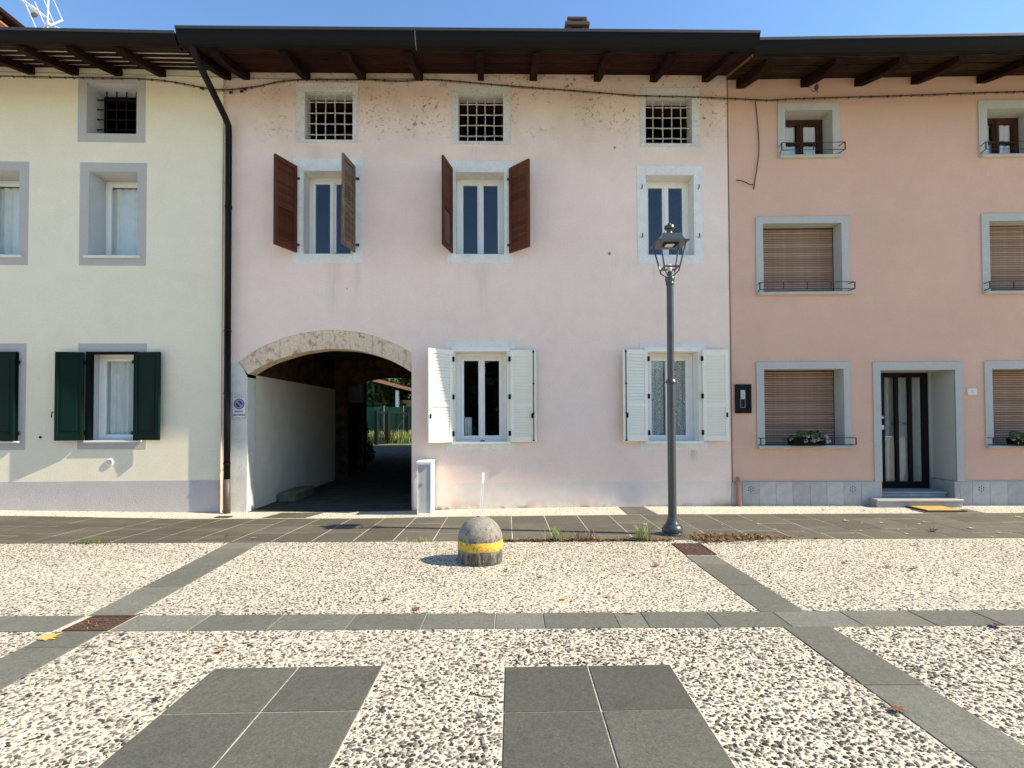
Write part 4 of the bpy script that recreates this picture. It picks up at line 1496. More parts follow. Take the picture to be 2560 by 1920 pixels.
# gate of two leaves
gt = thing('garden_gate', 'dark metal double gate with diagonal braces seen through the archway', 'gate', (-8.1, 32.0, 0))
def gate_leaf(p, q, h, brace):
    p, q = Vector(p), Vector(q)
    d = (q - p)
    L = d.length
    a = atan2(d.y, d.x)
    mb = MB().box(-.09, .09, -.09, .09, 0, h + .06).box(L - .09, L + .09, -.09, .09, 0, h + .06)
    mb.box(.05, L - .05, -.03, .03, h - .09, h + .02).box(.05, L - .05, -.03, .03, .10, .22)
    leaf = mb.build('leaf', 'black_metal', gt, (p.x + 8.1, p.y - 32, 0), (0, 0, a))
    n = int(L / .13)
    for k in range(1, n):
        MB().box(L * k / n - .010, L * k / n + .010, -.010, .010, .2, h - .05).build('bar', 'black_metal', leaf)
    za, zb = (.2, h - .06) if brace else (h - .06, .2)
    MB().tube([(.05, -.03, za), (L - .05, -.03, zb)], .03, 6).build('brace', 'black_metal', leaf)
gate_leaf((-8.1, 32.0), (-7.75, 33.3), 1.98, False)
gate_leaf((-7.72, 33.4), (-7.04, 36.0), 1.98, True)

# fence with green screening net
fn = thing('fence', 'garden fence with dark green screening net behind the gate', 'fence', (-12, 38.5, 0))
nz_ = NT('green_net', .8, .15)
nz_.col(nz_.gain((.010, .060, .040), nz_.noise(1.2, 4), .7, 1.3))
M['green_net'] = nz_.mat
mb = MB()
for k in range(28):
    xa, xb = k * .3, (k + 1) * .3
    f = lambda x: .03 * sin(x * 2.1) + .02 * sin(x * 5)
    zt = lambda x: 2.42 + .02 * sin(x * 3)
    mb.face([(xa, f(xa), .55), (xb, f(xb), .55), (xb, f(xb), zt(xb)), (xa, f(xa), zt(xa))])
mb.build('net', 'green_net', fn)
for k in range(6):
    MB().box(1.4 * k + .0, 1.4 * k + .05, -.08, -.03, 0, 2.5).build('post', 'aluminium', fn)

# shed roof with a white post
sh = thing('shed', 'open shed with red brown tiled roof and white post beyond the fence', 'shed', (-11.5, 43.0, 0))
MB().extrude_x([(-.35, 0), (-.35, .10), (6, .10), (6, 0)], 0, 8).build('roof', 'roof_tile', sh, (0, 0, 4.85), (0, radians(15), 0))
MB().box(0, 8, -.42, -.35, -.16, .08).build('roof_edge', 'terracotta', sh, (0, 0, 4.85), (0, radians(15), 0))
for px_ in (2.15, 6.2):
    MB().box(px_, px_ + .24, 0, .3, 0, 4.4 - .26 * px_, .01).build('post', 'cabinet_white', sh)
MB().box(1.0, 8, 4.0, 4.2, 0, 3.2).build('wall', 'passage_plaster', sh)

def leaf_quads(centers, radii, count, size, rs_, flat=.55):
    """many small leaf faces spread through ellipsoid clumps"""
    r = np.random.default_rng(rs_)
    n = len(centers)
    w = np.array([a[0] * a[1] * a[2] for a in radii]) ** .7
    ci = r.choice(n, count, p=w / w.sum())
    d = r.normal(size=(count, 3))
    d /= np.linalg.norm(d, axis=1)[:, None]
    rad = r.uniform(.45, 1.06, count) ** .6
    C = np.array(centers)[ci] + d * np.array(radii)[ci] * rad[:, None]
    a1 = r.normal(size=(count, 3))
    a1 /= np.linalg.norm(a1, axis=1)[:, None]
    nn = d * .6 + r.normal(size=(count, 3)) * .6
    a2 = np.cross(nn, a1)
    a2 /= np.maximum(1e-6, np.linalg.norm(a2, axis=1)[:, None])
    s = r.uniform(.6, 1.3, count)[:, None] * size
    V = np.stack([C - a1 * s, C + a2 * s * flat, C + a1 * s, C - a2 * s * flat], 1).reshape(-1, 3)
    mb = MB()
    mb.v = [tuple(p) for p in V]
    mb.f = [(4 * k, 4 * k + 1, 4 * k + 2, 4 * k + 3) for k in range(count)]
    return mb

def plain_mesh(mb, name, mat):
    me = bpy.data.meshes.new(name)
    me.from_pydata(mb.v, [], mb.f)
    me.materials.append(M[mat])
    return me

def tree(label, loc, h, cr, nclump, count, size, seed, mat='foliage', crown_z=.62, name='garden_tree'):
    r = random.Random(seed)
    t = thing(name, label, 'tree', loc)
    mb = MB()
    mb.tube([(0, 0, -.1), (.05, 0, h * .2), (-.03, .05, h * .42), (.05, 0, h * .7)], [h * .035, h * .027, h * .02, h * .008], 10)
    cs, rd = [], []
    for k in range(nclump):
        a = r.uniform(0, 2 * pi)
        e = r.uniform(-.85, 1)
        rr = cr * r.uniform(.2, .8)
        c = (rr * cos(a) * sqrt(max(.05, 1 - e * e * .6)), rr * sin(a) * sqrt(max(.05, 1 - e * e * .6)), h * crown_z + e * h * .33)
        cs.append(c)
        q = cr * r.uniform(.22, .38)
        rd.append((q, q, q * .75))
        if k < 9:
            z0 = h * r.uniform(.25, .5)
            mb.tube([(0, 0, z0), (c[0] * .5, c[1] * .5, (z0 + c[2]) / 2 + .1), c], [h * .012, h * .008, h * .003], 6)
    mb.build('trunk', 'bark', t, smooth=True)
    link('crown', plain_mesh(leaf_quads(cs, rd, count, size, seed), 'crown', mat), t)
    return t
tree('tall leafy tree with sunlit green crown above the shed roof', (-9.0, 50, 0), 8.5, 4.2, 40, 11000, .20, 3)
tree('broad dark tree filling the gap under the shed roof', (-12.3, 47.0, 0), 6.6, 3.4, 40, 11000, .20, 5, crown_z=.5)
tree('leafy tree at the right edge of the archway view', (-5.5, 52, 0), 8.0, 4.0, 30, 7000, .16, 8)
# shrub in the shade beside the annex
t = thing('shrub', 'dark shrub in the shade beside the annex behind the arch', 'shrub', (-5.45, 19.5, 0))
link('foliage', plain_mesh(leaf_quads([(0, 0, .5), (-.1, .2, 1.1), (.12, 0, .3), (-.25, .1, 1.5)], [(.38, .4, .5), (.3, .3, .5), (.35, .35, .35), (.25, .25, .4)], 1500, .055, 4), 'foliage', 'foliage_dark'), t)
MB().tube([(0, 0, 0), (-.05, .05, .8), (-.15, .1, 1.5)], .02, 6).build('stem', 'bark', t)
# tall grass around the gate
def blades(n, area, h, seed, mat, w=.012, lean=.5):
    r = np.random.default_rng(seed)
    mb = MB()
    for k in range(n):
        x, y = area(r)
        hh = h * r.uniform(.5, 1.15)
        a = r.uniform(0, 2 * pi)
        l = hh * r.uniform(.1, lean)
        dx, dy = cos(a), sin(a)
        wx, wy = -dy * w, dx * w
        i = len(mb.v)
        mb.v += [(x - wx, y - wy, 0), (x + wx, y + wy, 0), (x + dx * l * .4 + wx * .7, y + dy * l * .4 + wy * .7, hh * .6), (x + dx * l * .4 - wx * .7, y + dy * l * .4 - wy * .7, hh * .6), (x + dx * l, y + dy * l, hh)]
        mb.f += [(i, i + 1, i + 2, i + 3), (i + 3, i + 2, i + 4)]
    return mb
g = link('tall_grass', plain_mesh(blades(5000, lambda r: (r.uniform(-11, -5.2), r.uniform(33.4, 38.3)), .75, 2, 'grass_blade', .022), 'tall_grass', 'grass_blade'))
tag(g, 'sunlit tall grass growing behind the gate', 'grass', kind='stuff')

# trees across the square, behind the viewer: they show only in the window glass
cs, rd = [], []
r_ = random.Random(4)
for k in range(150):
    xx = -42 + 84 * k / 149 + r_.uniform(-1, 1)
    hh = 5.8 + 1.2 * sin(k * .37) + r_.uniform(-.8, .8)
    for z in (.8, 2.2, hh * .55, hh * .85):
        cs.append((xx + r_.uniform(-1, 1), -27 + r_.uniform(-2, 2), z + r_.uniform(-.4, .4)))
        q = r_.uniform(1.0, 1.8)
        rd.append((q, q, q))
tag(link('tree_row', plain_mesh(leaf_quads(cs, rd, 30000, .55, 21), 'tree_row', 'foliage_dark')), 'dark trees across the square, reflected in the ground floor windows', 'trees', kind='stuff')

# ================================================================== taller house behind on the left
simple('sun_plaster', (.80, .62, .34), .9, .1, .1)
th = thing('tall_house', 'taller house with dark wooden eaves rising behind the cream roof', 'house', (-13.3, 10.6, 0))
MB().box(-4, .34, 0, 3.35, 0, 11.66).build('wall', 'sun_plaster', th)
MB().extrude_x([(-.3, 0), (3.55, 0), (3.55, .10), (-.3, .10)], -4.4, .66).build('roof', 'rafter_wood', th, (0, 0, 11.72), (0, radians(4), 0))
for k in range(6):
    MB().box(-.5, .60, .1 + .6 * k, .2 + .6 * k, -.12, -.005).build('rafter', 'rafter_wood', th, (0, 0, 11.72), (0, radians(4), 0))
for a, b in ((.37, .42), (.47, .52)):
    MB().box(a, b, -.3, 3.4, -.16, -.122, .004).build('roof_batten', 'terracotta', th, (0, 0, 11.72), (0, radians(4), 0))
# television aerial on the cream roof
an = thing('television_aerial', 'white television aerial on a mast above the cream roof', 'aerial', (-9.26, 10.55, 7.6))
MB().tube([(0, 0, 0), (0.02, 0, 2.35)], .014, 8).build('mast', 'antenna_metal', an)
MB().tube([(-.10, -.1, 1.62), (.10, .25, 2.10)], .016, 8).build('boom', 'antenna_metal', an)
for k in range(4):
    t = k / 3
    p = Vector((-.10, -.1, 1.62)).lerp(Vector((.10, .25, 2.10)), t)
    MB().tube([p, p + Vector((-.34, .12, .62))], .008, 6).build('element', 'antenna_metal', an)
for k in range(3):
    p = Vector((-.62 + .13 * k, .05, 2.42 - .08 * k))
    MB().tube([p, p + Vector((.3, .1, -.24))], .02 - .004 * k, 6).build('element', 'antenna_metal', an)
MB().lathe([(.065, -.01), (.065, .01), (.03, .02)], 12).build('reflector', 'chimney_render', an, (-.26, 0, 2.02), (1.2, .4, 0))
MB().box(-.05, .07, -.03, .03, 1.80, 1.86, .01).build('bracket', 'antenna_metal', an)
MB().tube([(.08, .1, 1.85), (.2, .1, 1.80), (.22, .1, 1.77)], .020, 6).build('coupling', 'antenna_metal', an)
MB().tube([(.02, 0, 1.8), (.07, .02, 1.6), (.06, 0, .4)], .006, 6).build('lead', 'cable_tan', an)

# ================================================================== cables on the facades
def smooth_path(pts, n=8):
    out = []
    P_ = [pts[0]] + list(pts) + [pts[-1]]
    for i in range(1, len(P_) - 2):
        p0, p1, p2, p3 = [Vector(q) for q in P_[i - 1:i + 3]]
        for k in range(n):
            t = k / n
            out.append(.5 * ((2 * p1) + (-p0 + p2) * t + (2 * p0 - 5 * p1 + 4 * p2 - p3) * t ** 2 + (-p0 + 3 * p1 - 3 * p2 + p3) * t ** 3))
    out.append(Vector(pts[-1]))
    return out
main = [W('L', -6.3, -.05, 7.29)] + [W('L', u, -.035, z) for u, z in ((-3.656, 7.284), (-2.45, 7.279), (-1.265, 7.273), (-.702, 7.214), (-.069, 7.115))] + \
       [W('M', u, -.03, z) for u, z in ((.5, 7.203), (1.076, 7.311), (2.336, 7.333), (2.952, 7.312), (3.534, 7.341), (4.875, 7.238), (6.257, 7.142), (7.089, 7.084), (7.994, 7.068))] + \
       [W('R', u, -.035, z) for u, z in ((.2, 7.03), (.705, 7.0), (1.152, 7.02), (2.589, 7.04), (3.407, 7.055), (4.291, 7.077), (5.036, 7.086), (7.4, 7.12))]
path = smooth_path(main)
cb = thing('facade_cable', 'dark cable run clipped along all three facades under the eaves', 'cable', main[0])
org = main[0]
MB().tube([p - org for p in path], .0075, 6).build('conductor', 'cable_black', cb)
MB().tube([p - org + Vector((0, -.006, -.022 + .008 * sin(k * .9))) for k, p in enumerate(path)], .005, 5).build('conductor', 'cable_tan', cb)
# a straight thin wire close under the rafters
MB().tube([W('L', -6.3, -.05, 7.36) - org, W('L', -.5, -.05, 7.325) - org, W('M', 1.2, -.05, 7.318) - org, W('M', 3.3, -.04, 7.345) - org], .004, 5).build('thin_wire', 'cable_black', cb)
clip = MB().box(-.006, .006, -.014, .02, -.024, .012, .002).mesh('clip', 'cable_black')
tot = 0
for a, b in zip(path, path[1:]):
    L = (b - a).length
    tot += L
    if tot > .135:
        tot = 0
        link('clip', clip, cb, a - org)
for u, z in ((-.35, 7.13), (-.16, 7.075)):
    MB().tube([W('L', u, -.05, z) - org, W('L', u + .05, -.05, z - .02) - org], .022, 7).build('clamp', 'rubber', cb)
for u, z in ((.06, 7.08), (.24, 7.10), (.3, 7.14)):
    MB().tube([W('M', u, -.05, z) - org, W('M', u + .05, -.05, z + .005) - org], .020, 7).build('clamp', 'rubber', cb)
wr = [(.455, 6.985), (.485, 6.664), (.506, 6.173), (.47, 5.85), (.429, 5.615), (.406, 5.45)]
hw0 = W('R', *[.455, -.03, 6.985])
cw = thing('hanging_wire', 'loose dark wire hanging from the cable on the salmon wall', 'wire', hw0)
MB().tube([p - hw0 for p in smooth_path([W('R', u, -.025, z) for u, z in wr])], .008, 6).build('wire', 'cable_black', cw)
MB().tube([p - hw0 for p in smooth_path([W('R', u, -.03, z) for u, z in ((.412, 5.53), (.34, 5.535), (.277, 5.567), (.2, 5.60), (.106, 5.612))])], .007, 6).build('loose_end', 'cable_black', cw)
# pulley on a chain under a rafter of the salmon roof
hp = W('R', 1.40, -.22, 7.14)
pu = thing('pulley', 'small rusty pulley and chain hanging under a dark rafter', 'pulley', hp)
MB().tube([(0, 0, .06), (.01, 0, -.01)], .006, 6).build('hook', 'rust', pu)
MB().lathe([(.02, -.09), (.035, -.06), (.036, -.03), (.022, -.005)], 12).build('block', 'rust_brown', pu)
MB().tube([(0, 0, -.09), (.02, 0, -.12), (0, 0, -.14)], .007, 6).build('hook', 'rust', pu)
for k in range(8):
    t = k / 7
    p = Vector((-.16 + .15 * t, 0, .05 - .20 * sin(t * 1.9) * (1 - .25 * t)))
    MB().lathe([(.006, -.004), (.012, 0), (.006, .004)], 8).build('chain_link', 'rust', pu, p, (pi / 2 * (k % 2), .6, 0))

# ================================================================== sign by the arch
sg0 = W('M', .237, -.012, 1.7315)
sg = thing('driveway_sign', 'small white no parking sign on the pillar left of the archway', 'sign', sg0, ANG['M'])
def flat(name, col, rough=.4):
    n = NT(name, rough, .4)
    n.col(n.gain(col, n.noise(30, 3), .94, 1.04))
    M[name] = n.mat
flat('sign_white', (.70, .73, .71)); flat('sign_black', (.02, .03, .03)); flat('sign_red', (.24, .012, .03)); flat('sign_blue', (.012, .04, .30))
def rounded(w, h, r, y, z0=0, x0=0):
    pts = []
    for cx_, cz_, a0 in ((w / 2 - r, h / 2 - r, 0), (-w / 2 + r, h / 2 - r, pi / 2), (-w / 2 + r, -h / 2 + r, pi), (w / 2 - r, -h / 2 + r, 3 * pi / 2)):
        for k in range(5):
            a = a0 + pi / 2 * k / 4
            pts.append((x0 + cx_ + r * cos(a), y, z0 + cz_ + r * sin(a)))
    return pts
def plate(pts_f, t):
    mb = MB()
    n = len(pts_f)
    mb.face(pts_f)
    mb.face([(x, y + t, z) for x, y, z in pts_f][::-1])
    for k in range(n):
        j = (k + 1) % n
        a, b = pts_f[k], pts_f[j]
        mb.face([a, b, (b[0], b[1] + t, b[2]), (a[0], a[1] + t, a[2])])
    return mb
plate(rounded(.236, .428, .018, 0), .008).build('panel', 'sign_white', sg)
outer, inner = rounded(.232, .424, .017, -.0012), rounded(.222, .414, .013, -.0012)
mb = MB()
for k in range(20):
    j = (k + 1) % 20
    mb.face([outer[k], outer[j], inner[j], inner[k]])
mb.build('border', 'sign_black', sg)
def disc(r0, r1, y, zc, mat, name, n=40):
    mb = MB()
    for k in range(n):
        a, b = 2 * pi * k / n, 2 * pi * (k + 1) / n
        if r0 == 0:
            mb.face([(0, y, zc), (r1 * cos(a), y, zc + r1 * sin(a)), (r1 * cos(b), y, zc + r1 * sin(b))])
        else:
            mb.face([(r0 * cos(a), y, zc + r0 * sin(a)), (r1 * cos(a), y, zc + r1 * sin(a)), (r1 * cos(b), y, zc + r1 * sin(b)), (r0 * cos(b), y, zc + r0 * sin(b))])
    return mb.build(name, mat, sg)
zc = .045
disc(.068, .090, -.0014, zc, 'sign_red', 'red_ring')
disc(.061, .068, -.0014, zc, 'sign_white', 'white_ring')
disc(0, .061, -.0014, zc, 'sign_blue', 'blue_disc')
for d_, wd, mt, nm, yy in ((0, .011, 'sign_white', 'bar_edge', -.0018), (0, .0055, 'sign_red', 'diagonal_bar', -.0022)):
    mb = MB()
    e = Vector((cos(-pi / 4), 0, sin(-pi / 4)))
    f_ = Vector((sin(pi / 4), 0, cos(pi / 4)))
    c_ = Vector((0, yy, zc))
    mb.face([c_ - e * .064 - f_ * wd, c_ + e * .064 - f_ * wd, c_ + e * .064 + f_ * wd, c_ - e * .064 + f_ * wd])
    mb.build(nm, mt, sg)
def text(body, size, parent, loc, mat, bold=.0, width=None, rot=(pi / 2, 0, 0)):
    cu = bpy.data.curves.new('lettering', 'FONT')
    cu.body = body
    cu.size = size
    cu.align_x = 'CENTER'
    cu.align_y = 'CENTER'
    cu.offset = bold
    cu.resolution_u = 3
    tmp = bpy.data.objects.new('tmp', cu)
    COL.objects.link(tmp)
    dg = bpy.context.evaluated_depsgraph_get()
    dg.update()
    me = bpy.data.meshes.new_from_object(tmp.evaluated_get(dg))
    me.name = 'lettering'
    bpy.data.objects.remove(tmp)
    me.materials.clear()
    me.materials.append(M[mat])
    o = link('lettering', me, parent, loc, rot)
    if width:
        xs_ = [v_.co.x for v_ in me.vertices]
        if xs_:
            k = width / (max(xs_) - min(xs_))
            o.scale = (k, 1, 1)
    return o
text('passo', .048, sg, (0, -.0016, -.078), 'sign_black', .0012, .132)
text('carrabile', .048, sg, (0, -.0016, -.138), 'sign_black', .0012, .202)
text('COMUNE DI', .020, sg, (0, -.0016, .184), 'sign_black', .0004, .105)
# the two lines too small to read in the photograph are only rows of dark print
mb = MB()
for a, b in ((-.10, -.012), (.0, .010), (.028, .10)):
    mb.face([(a, -.0016, .156), (b, -.0016, .156), (b, -.0016, .166), (a, -.0016, .166)])
for a, b in ((-.098, -.075), (-.055, .022), (.034, .098)):
    mb.face([(a, -.0016, -.191), (b, -.0016, -.191), (b, -.0016, -.185), (a, -.0016, -.185)])
mb.build('small_print', 'sign_black', sg)

# house number plate
np0 = W('R', 4.061, -.006, 1.933)
nb = thing('number_plate', 'small white marble house number plate right of the front door', 'plate', np0, ANG['R'])
plate(rounded(.16, .11, .004, -.012), .016).build('panel', 'sill_stone', nb)
text('8', .062, nb, (.0, -.0132, 0), 'cabinet_grey', .001)

# letter box frame in the salmon wall
mb0 = W('R', .181, 0, 1.83)
ml = thing('letter_box', 'black framed letter box let into the salmon wall', 'letter box', mb0, ANG['R'])
MB().ring((-.137, .137, -.248, .248), (-.095, .095, -.205, .205), -.030, .0).build('frame', 'black_metal', ml)
MB().ring((-.095, .095, -.205, .205), (-.055, .055, -.162, .162), -.018, .0).build('inner_frame', 'black_metal', ml)
MB().box(-.055, .055, -.010, -.002, -.162, .162).build('back', 'rubber', ml)
MB().box(-.045, .035, -.022, -.011, .0, .15, .004).build('flap', 'cabinet_grey', ml)
MB().lathe([(.008, 0), (.008, .006), (.002, .007)], 10).build('lock', 'black_metal', ml, (-.005, -.022, .07), (pi / 2, 0, 0))
MB().ring((-.047, .037, -.15, -.005), (-.043, .033, -.146, -.009), -.014, -.0105).build('window_rim', 'aluminium', ml)

# ================================================================== meter cabinet
cbx = thing('meter_cabinet', 'narrow white metal utility cabinet standing right of the archway', 'cabinet', (-1.42, 8.665, gz(-1.42, 8.7) - .005), ANG['M'])
MB().box(-.115, .115, .02, .40, 0, .825, .004).build('body', 'cabinet_white', cbx)
MB().box(-.095, .088, .008, .022, .03, .80, .004).build('door', 'cabinet_grey', cbx)
MB().ring((-.115, .115, 0, .825), (-.098, .092, .028, .80), -.002, .02).build('door_frame', 'cabinet_white', cbx)
MB().box(-.125, .125, -.025, .41, .825, .862, .006).build('lid', 'cabinet_white', cbx)
lk = MB().lathe([(.028, 0), (.028, .010), (.018, .014), (.018, .006), (.002, .006)], 18).build('lock', 'aluminium', cbx, (-.045, .008, .495), (pi / 2, 0, 0))

# ================================================================== flower boxes
def flower_box(u, z, w, label, seed):
    p = W('R', u, -.085, z)
    t = thing('flower_box', label, 'flower box', p, ANG['R'], 'flower boxes on the ground floor sills')
    mb = MB()
    mb.extrude_x([(-.075, 0), (-.10, .135), (-.09, .135), (-.068, .012), (.068, .012), (.09, .135), (.10, .135), (.075, 0)], -w / 2, w / 2)
    for s_ in (-1, 1):
        mb.face([(s_ * w / 2, -.075, 0), (s_ * w / 2, .075, 0), (s_ * w / 2, .10, .135), (s_ * w / 2, -.10, .135)])
    mb.build('trough', 'green_dark', t)
    r = random.Random(seed)
    cs, rd = [], []
    for k in range(20):
        cs.append((r.uniform(-w / 2, w / 2), r.uniform(-.09, .05), r.uniform(.10, .22)))
        q = r.uniform(.04, .075)
        rd.append((q, q, q * .8))
    link('leaves', plain_mesh(leaf_quads(cs, rd, 900, .020, seed, .8), 'leaves', 'geranium'), t)
    cs2 = [(r.uniform(-w / 2 - .03, w / 2 + .03), r.uniform(-.15, -.05), r.uniform(.06, .22)) for _ in range(11)]
    for k, c in enumerate(cs2):
        link('flower', plain_mesh(leaf_quads([(0, 0, 0)], [(.032, .03, .03)], 30, .014, seed + k, .9), 'flower', 'flower_grey'), t, c)
flower_box(1.205, 1.03, .55, 'flower box with grey green plants on the sill left of the door', 3)
flower_box(4.90, 1.017, .55, 'flower box cut by the right edge of the picture', 9)

# ================================================================== door mat
dm = thing('door_mat', 'yellow brown coir door mat with black rubber border', 'door mat', (6.85, 8.725, .012), ANG['R'])
MB().box(-.32, .32, -.26, .26, 0, .010, .004).build('border', 'rubber', dm)
MB().box(-.27, .27, -.205, .205, .006, .018, .004).build('pile', 'mat_coir', dm)
for k in range(20):
    MB().box(-.285 + .03 * k - .005, -.285 + .03 * k + .005, -.252, -.222, .008, .0125).build('rib', 'cable_black', dm)

# ================================================================== drain grates
def grate(label, c, wx, wy, n, mat, litter, rz=0, skew=0.0):
    t = thing('drain_grate', label, 'drain grate', (c[0], c[1], gz(*c)), rz)
    MB().box(-wx / 2, wx / 2, -wy / 2, wy / 2, -.03, -.012).build('pit', 'rubber', t)
    MB().box(-wx / 2, wx / 2, -wy / 2, -wy / 2 + .018, -.02, .010, .002).box(-wx / 2, wx / 2, wy / 2 - .018, wy / 2, -.02, .010, .002).box(-wx / 2, -wx / 2 + .018, -wy / 2 + .018, wy / 2 - .018, -.02, .010, .002).box(wx / 2 - .018, wx / 2, -wy / 2 + .018, wy / 2 - .018, -.02, .010, .002).build('frame', mat, t)
    for k in range(n):
        y = -wy / 2 + .018 + (wy - .036) * (k + .5) / n
        MB().box(-wx / 2 + .018, wx / 2 - .018, y - .0085, y + .0085, -.02, .008, .003).build('bar', mat, t)
    for k in range(3):
        x = -wx / 2 + wx * (k + 1) / 4
        MB().box(x - .008, x + .008, -wy / 2 + .018, wy / 2 - .018, -.018, .0065, .002).build('cross_bar', mat, t)
    if litter:
        r = np.random.default_rng(5)
        mb = blades(litter, lambda q: (q.uniform(-wx * .35, wx * .15), q.uniform(-wy * .4, wy * .2)), .02, 5, 'litter_leaf', .004, 4.0)
        o = link('litter', plain_mesh(mb, 'litter', 'litter_leaf'), t, (0, 0, .006))
        o['kind'] = 'stuff'
    return t
HOLES.append([(-3.28, 3.83), (-2.88, 3.83), (-2.88, 4.16), (-3.28, 4.16)])
grate('rusty drain grate set in the crossing of the slab bands on the left', (-3.055, 4.0), .325, .295, 7, 'rust', 40)
grate('brown drain grate partly under leaves near the lamp post', (2.07, 6.17), .345, .53, 11, 'rust_brown', 30)
grate('small rusty drain cover at the foot of the rain pipe', (-4.60, 8.56), .24, .16, 4, 'rust', 0)

# ================================================================== street lamp
lp = thing('street_lamp', 'grey iron street lamp post with open square lantern', 'street lamp', (2.055, 6.915, .010), radians(0))
base = MB().lathe([(.142, 0), (.142, .018), (.128, .030), (.134, .05), (.130, .085), (.112, .118), (.092, .130), (.090, .142), (.078, .155), (.064, .20), (.058, .235), (.0575, .245)], 32).build('base', 'lamp_iron', lp)
autosmooth(base, 35)
autosmooth(MB().lathe([(.054, .24), (.0525, 1.0), (.051, 1.95)], 28).build('lower_pole', 'lamp_iron', lp), 35)
autosmooth(MB().lathe([(.052, 1.938), (.066, 1.945), (.070, 1.955), (.064, 1.972), (.053, 1.995), (.048, 2.0)], 28).build('collar', 'lamp_iron', lp), 35)
autosmooth(MB().lathe([(.045, 1.99), (.0435, 3.24)], 28).build('upper_pole', 'lamp_iron', lp), 35)
for z in (1.03, 1.28):
    MB().lathe([(.0528, z - .004), (.0535, z), (.0528, z + .004)], 28).build('joint_ring', 'lamp_iron', lp)
autosmooth(MB().lathe([(.044, 3.215), (.054, 3.22), (.055, 3.24), (.050, 3.25), (.060, 3.275), (.062, 3.30), (.056, 3.315), (.030, 3.325), (.026, 3.35), (.030, 3.36), (.030, 3.385), (.020, 3.40)], 28).build('capital', 'lamp_iron', lp), 35)
RZ = 3.43
ringw, topw, topz = .095, .165, 3.75
lan = MB()
lan.ring((-ringw, ringw, -ringw, ringw), (-ringw + .018, ringw - .018, -ringw + .018, ringw - .018), RZ, RZ + .02)
lan.v = [(x, z, y) for x, y, z in lan.v]
lantern = lan.build('lantern', 'lamp_iron', lp)
for sx in (-1, 1):
    for sy in (-1, 1):
        MB().tube([(sx * ringw, sy * ringw, RZ - .02), (sx * topw, sy * topw, topz)], .0105, 6).build('corner_bar', 'lamp_iron', lantern)
        MB().tube([(sx * ringw, sy * ringw, RZ + .005), (sx * ringw, sy * ringw, RZ - .05)], .008, 6).build('corner_tip', 'lamp_iron', lantern)
        pts = [(sx * ringw, sy * ringw, RZ - .02), (sx * ringw * .85, sy * ringw * .85, RZ - .055), (sx * ringw * .62, sy * ringw * .62, RZ - .075), (sx * ringw * .4, sy * ringw * .4, RZ - .10), (sx * .012, sy * .012, RZ - .105)]
        MB().tube(smooth_path(pts, 4), .0075, 6).build('scroll_arm', 'lamp_iron', lantern)
hood = MB()
hood.box(-.202, .202, -.202, .202, 3.745, 3.757, .003)
h = hood.build('hood_plate', 'lamp_iron', lantern)
mb = MB()
a_, b_ = .158, .112
z0_, z1_ = 3.757, 3.862
cb4 = lambda q, z: [(-q, -q, z), (q, -q, z), (q, q, z), (-q, q, z)]
A4, B4 = cb4(a_, z0_), cb4(b_, z1_)
for k in range(4):
    mb.face([A4[k], A4[(k + 1) % 4], B4[(k + 1) % 4], B4[k]])
mb.face(B4)
mb.build('hood', 'lamp_iron', lantern)
autosmooth(MB().lathe([(.062, 3.860), (.040, 3.885), (.034, 3.91), (.036, 3.935), (.060, 3.945), (.068, 3.962), (.062, 3.985), (.040, 4.000), (.024, 4.006), (.022, 4.02), (.010, 4.028)], 24).build('finial', 'lamp_iron', lantern), 35)
MB().box(-.052, .052, -.052, .052, 3.728, 3.746, .004).build('led_panel', 'led_panel', lantern)
MB().box(-.10, .10, -.10, .10, 3.738, 3.7455, .003).build('led_housing', 'black_metal', lantern)
MB().lathe([(.022, 3.40), (.028, 3.43), (.026, 3.47), (.012, 3.49)], 14).build('lamp_socket', 'sill_stone', lantern)

# ================================================================== bollard
def bollard_mat():
    n = NT('old_concrete', .92, .15)
    x, y, z = n.sep()
    c = n.gain((.36, .325, .265), n.noise(9, 5, .65), .5, 1.25)
    c = n.gain(c, n.noise(120, 3, .7), .75, 1.2)
    lich = n.rng(n.noise(24, 5, .8), .53, .64)
    c = n.mix(n.math('MULTIPLY', lich, n.rng(z, .45, .20, .45, .95)), c, (.035, .032, .025))
    c = n.mix(n.math('MULTIPLY', n.math('MULTIPLY', n.rng(z, .14, .10), n.rng(n.noise(1, 4, .6, vec=n.map(n.co(), (30, 30, 4))), .42, .6)), .75), c, (.045, .040, .030))
    low = n.rng(z, .30, .235)
    c = n.mix(n.math('MULTIPLY', n.math('MULTIPLY', low, n.rng(n.noise(1, 4, .6, vec=n.map(n.co(), (24, 24, 5))), .40, .58)), .65), c, (.055, .05, .042))
    sp = n.rng(n.vor(24), .10, .17, 1, 0)
    c = n.mix(n.math('MULTIPLY', sp, n.rng(n.noise(11, 2), .45, .6)), c, (.04, .035, .03))
    n.col(c)
    n.nrm(n.bump(n.math('ADD', n.noise(60, 5, .7), n.noise(240, 3, .6)), .7, .008))
    M['old_concrete'] = n.mat
    n = NT('yellow_paint', .75, .25)
    c = n.gain((.72, .47, .05), n.noise(14, 4), .85, 1.12)
    w = n.rng(n.noise(30, 5, .8), .51, .58)
    c = n.mix(n.math('MULTIPLY', w, .85), c, (.22, .16, .08))
    c = n.mix(n.math('MULTIPLY', n.rng(n.noise(70, 3, .7), .60, .68), .8), c, (.62, .58, .46))
    n.col(c)
    n.nrm(n.bump(n.noise(90, 4, .7), .5, .006))
    M['yellow_paint'] = n.mat
bollard_mat()
simple('strip_white', (.72, .78, .80), .4, .4, .04)
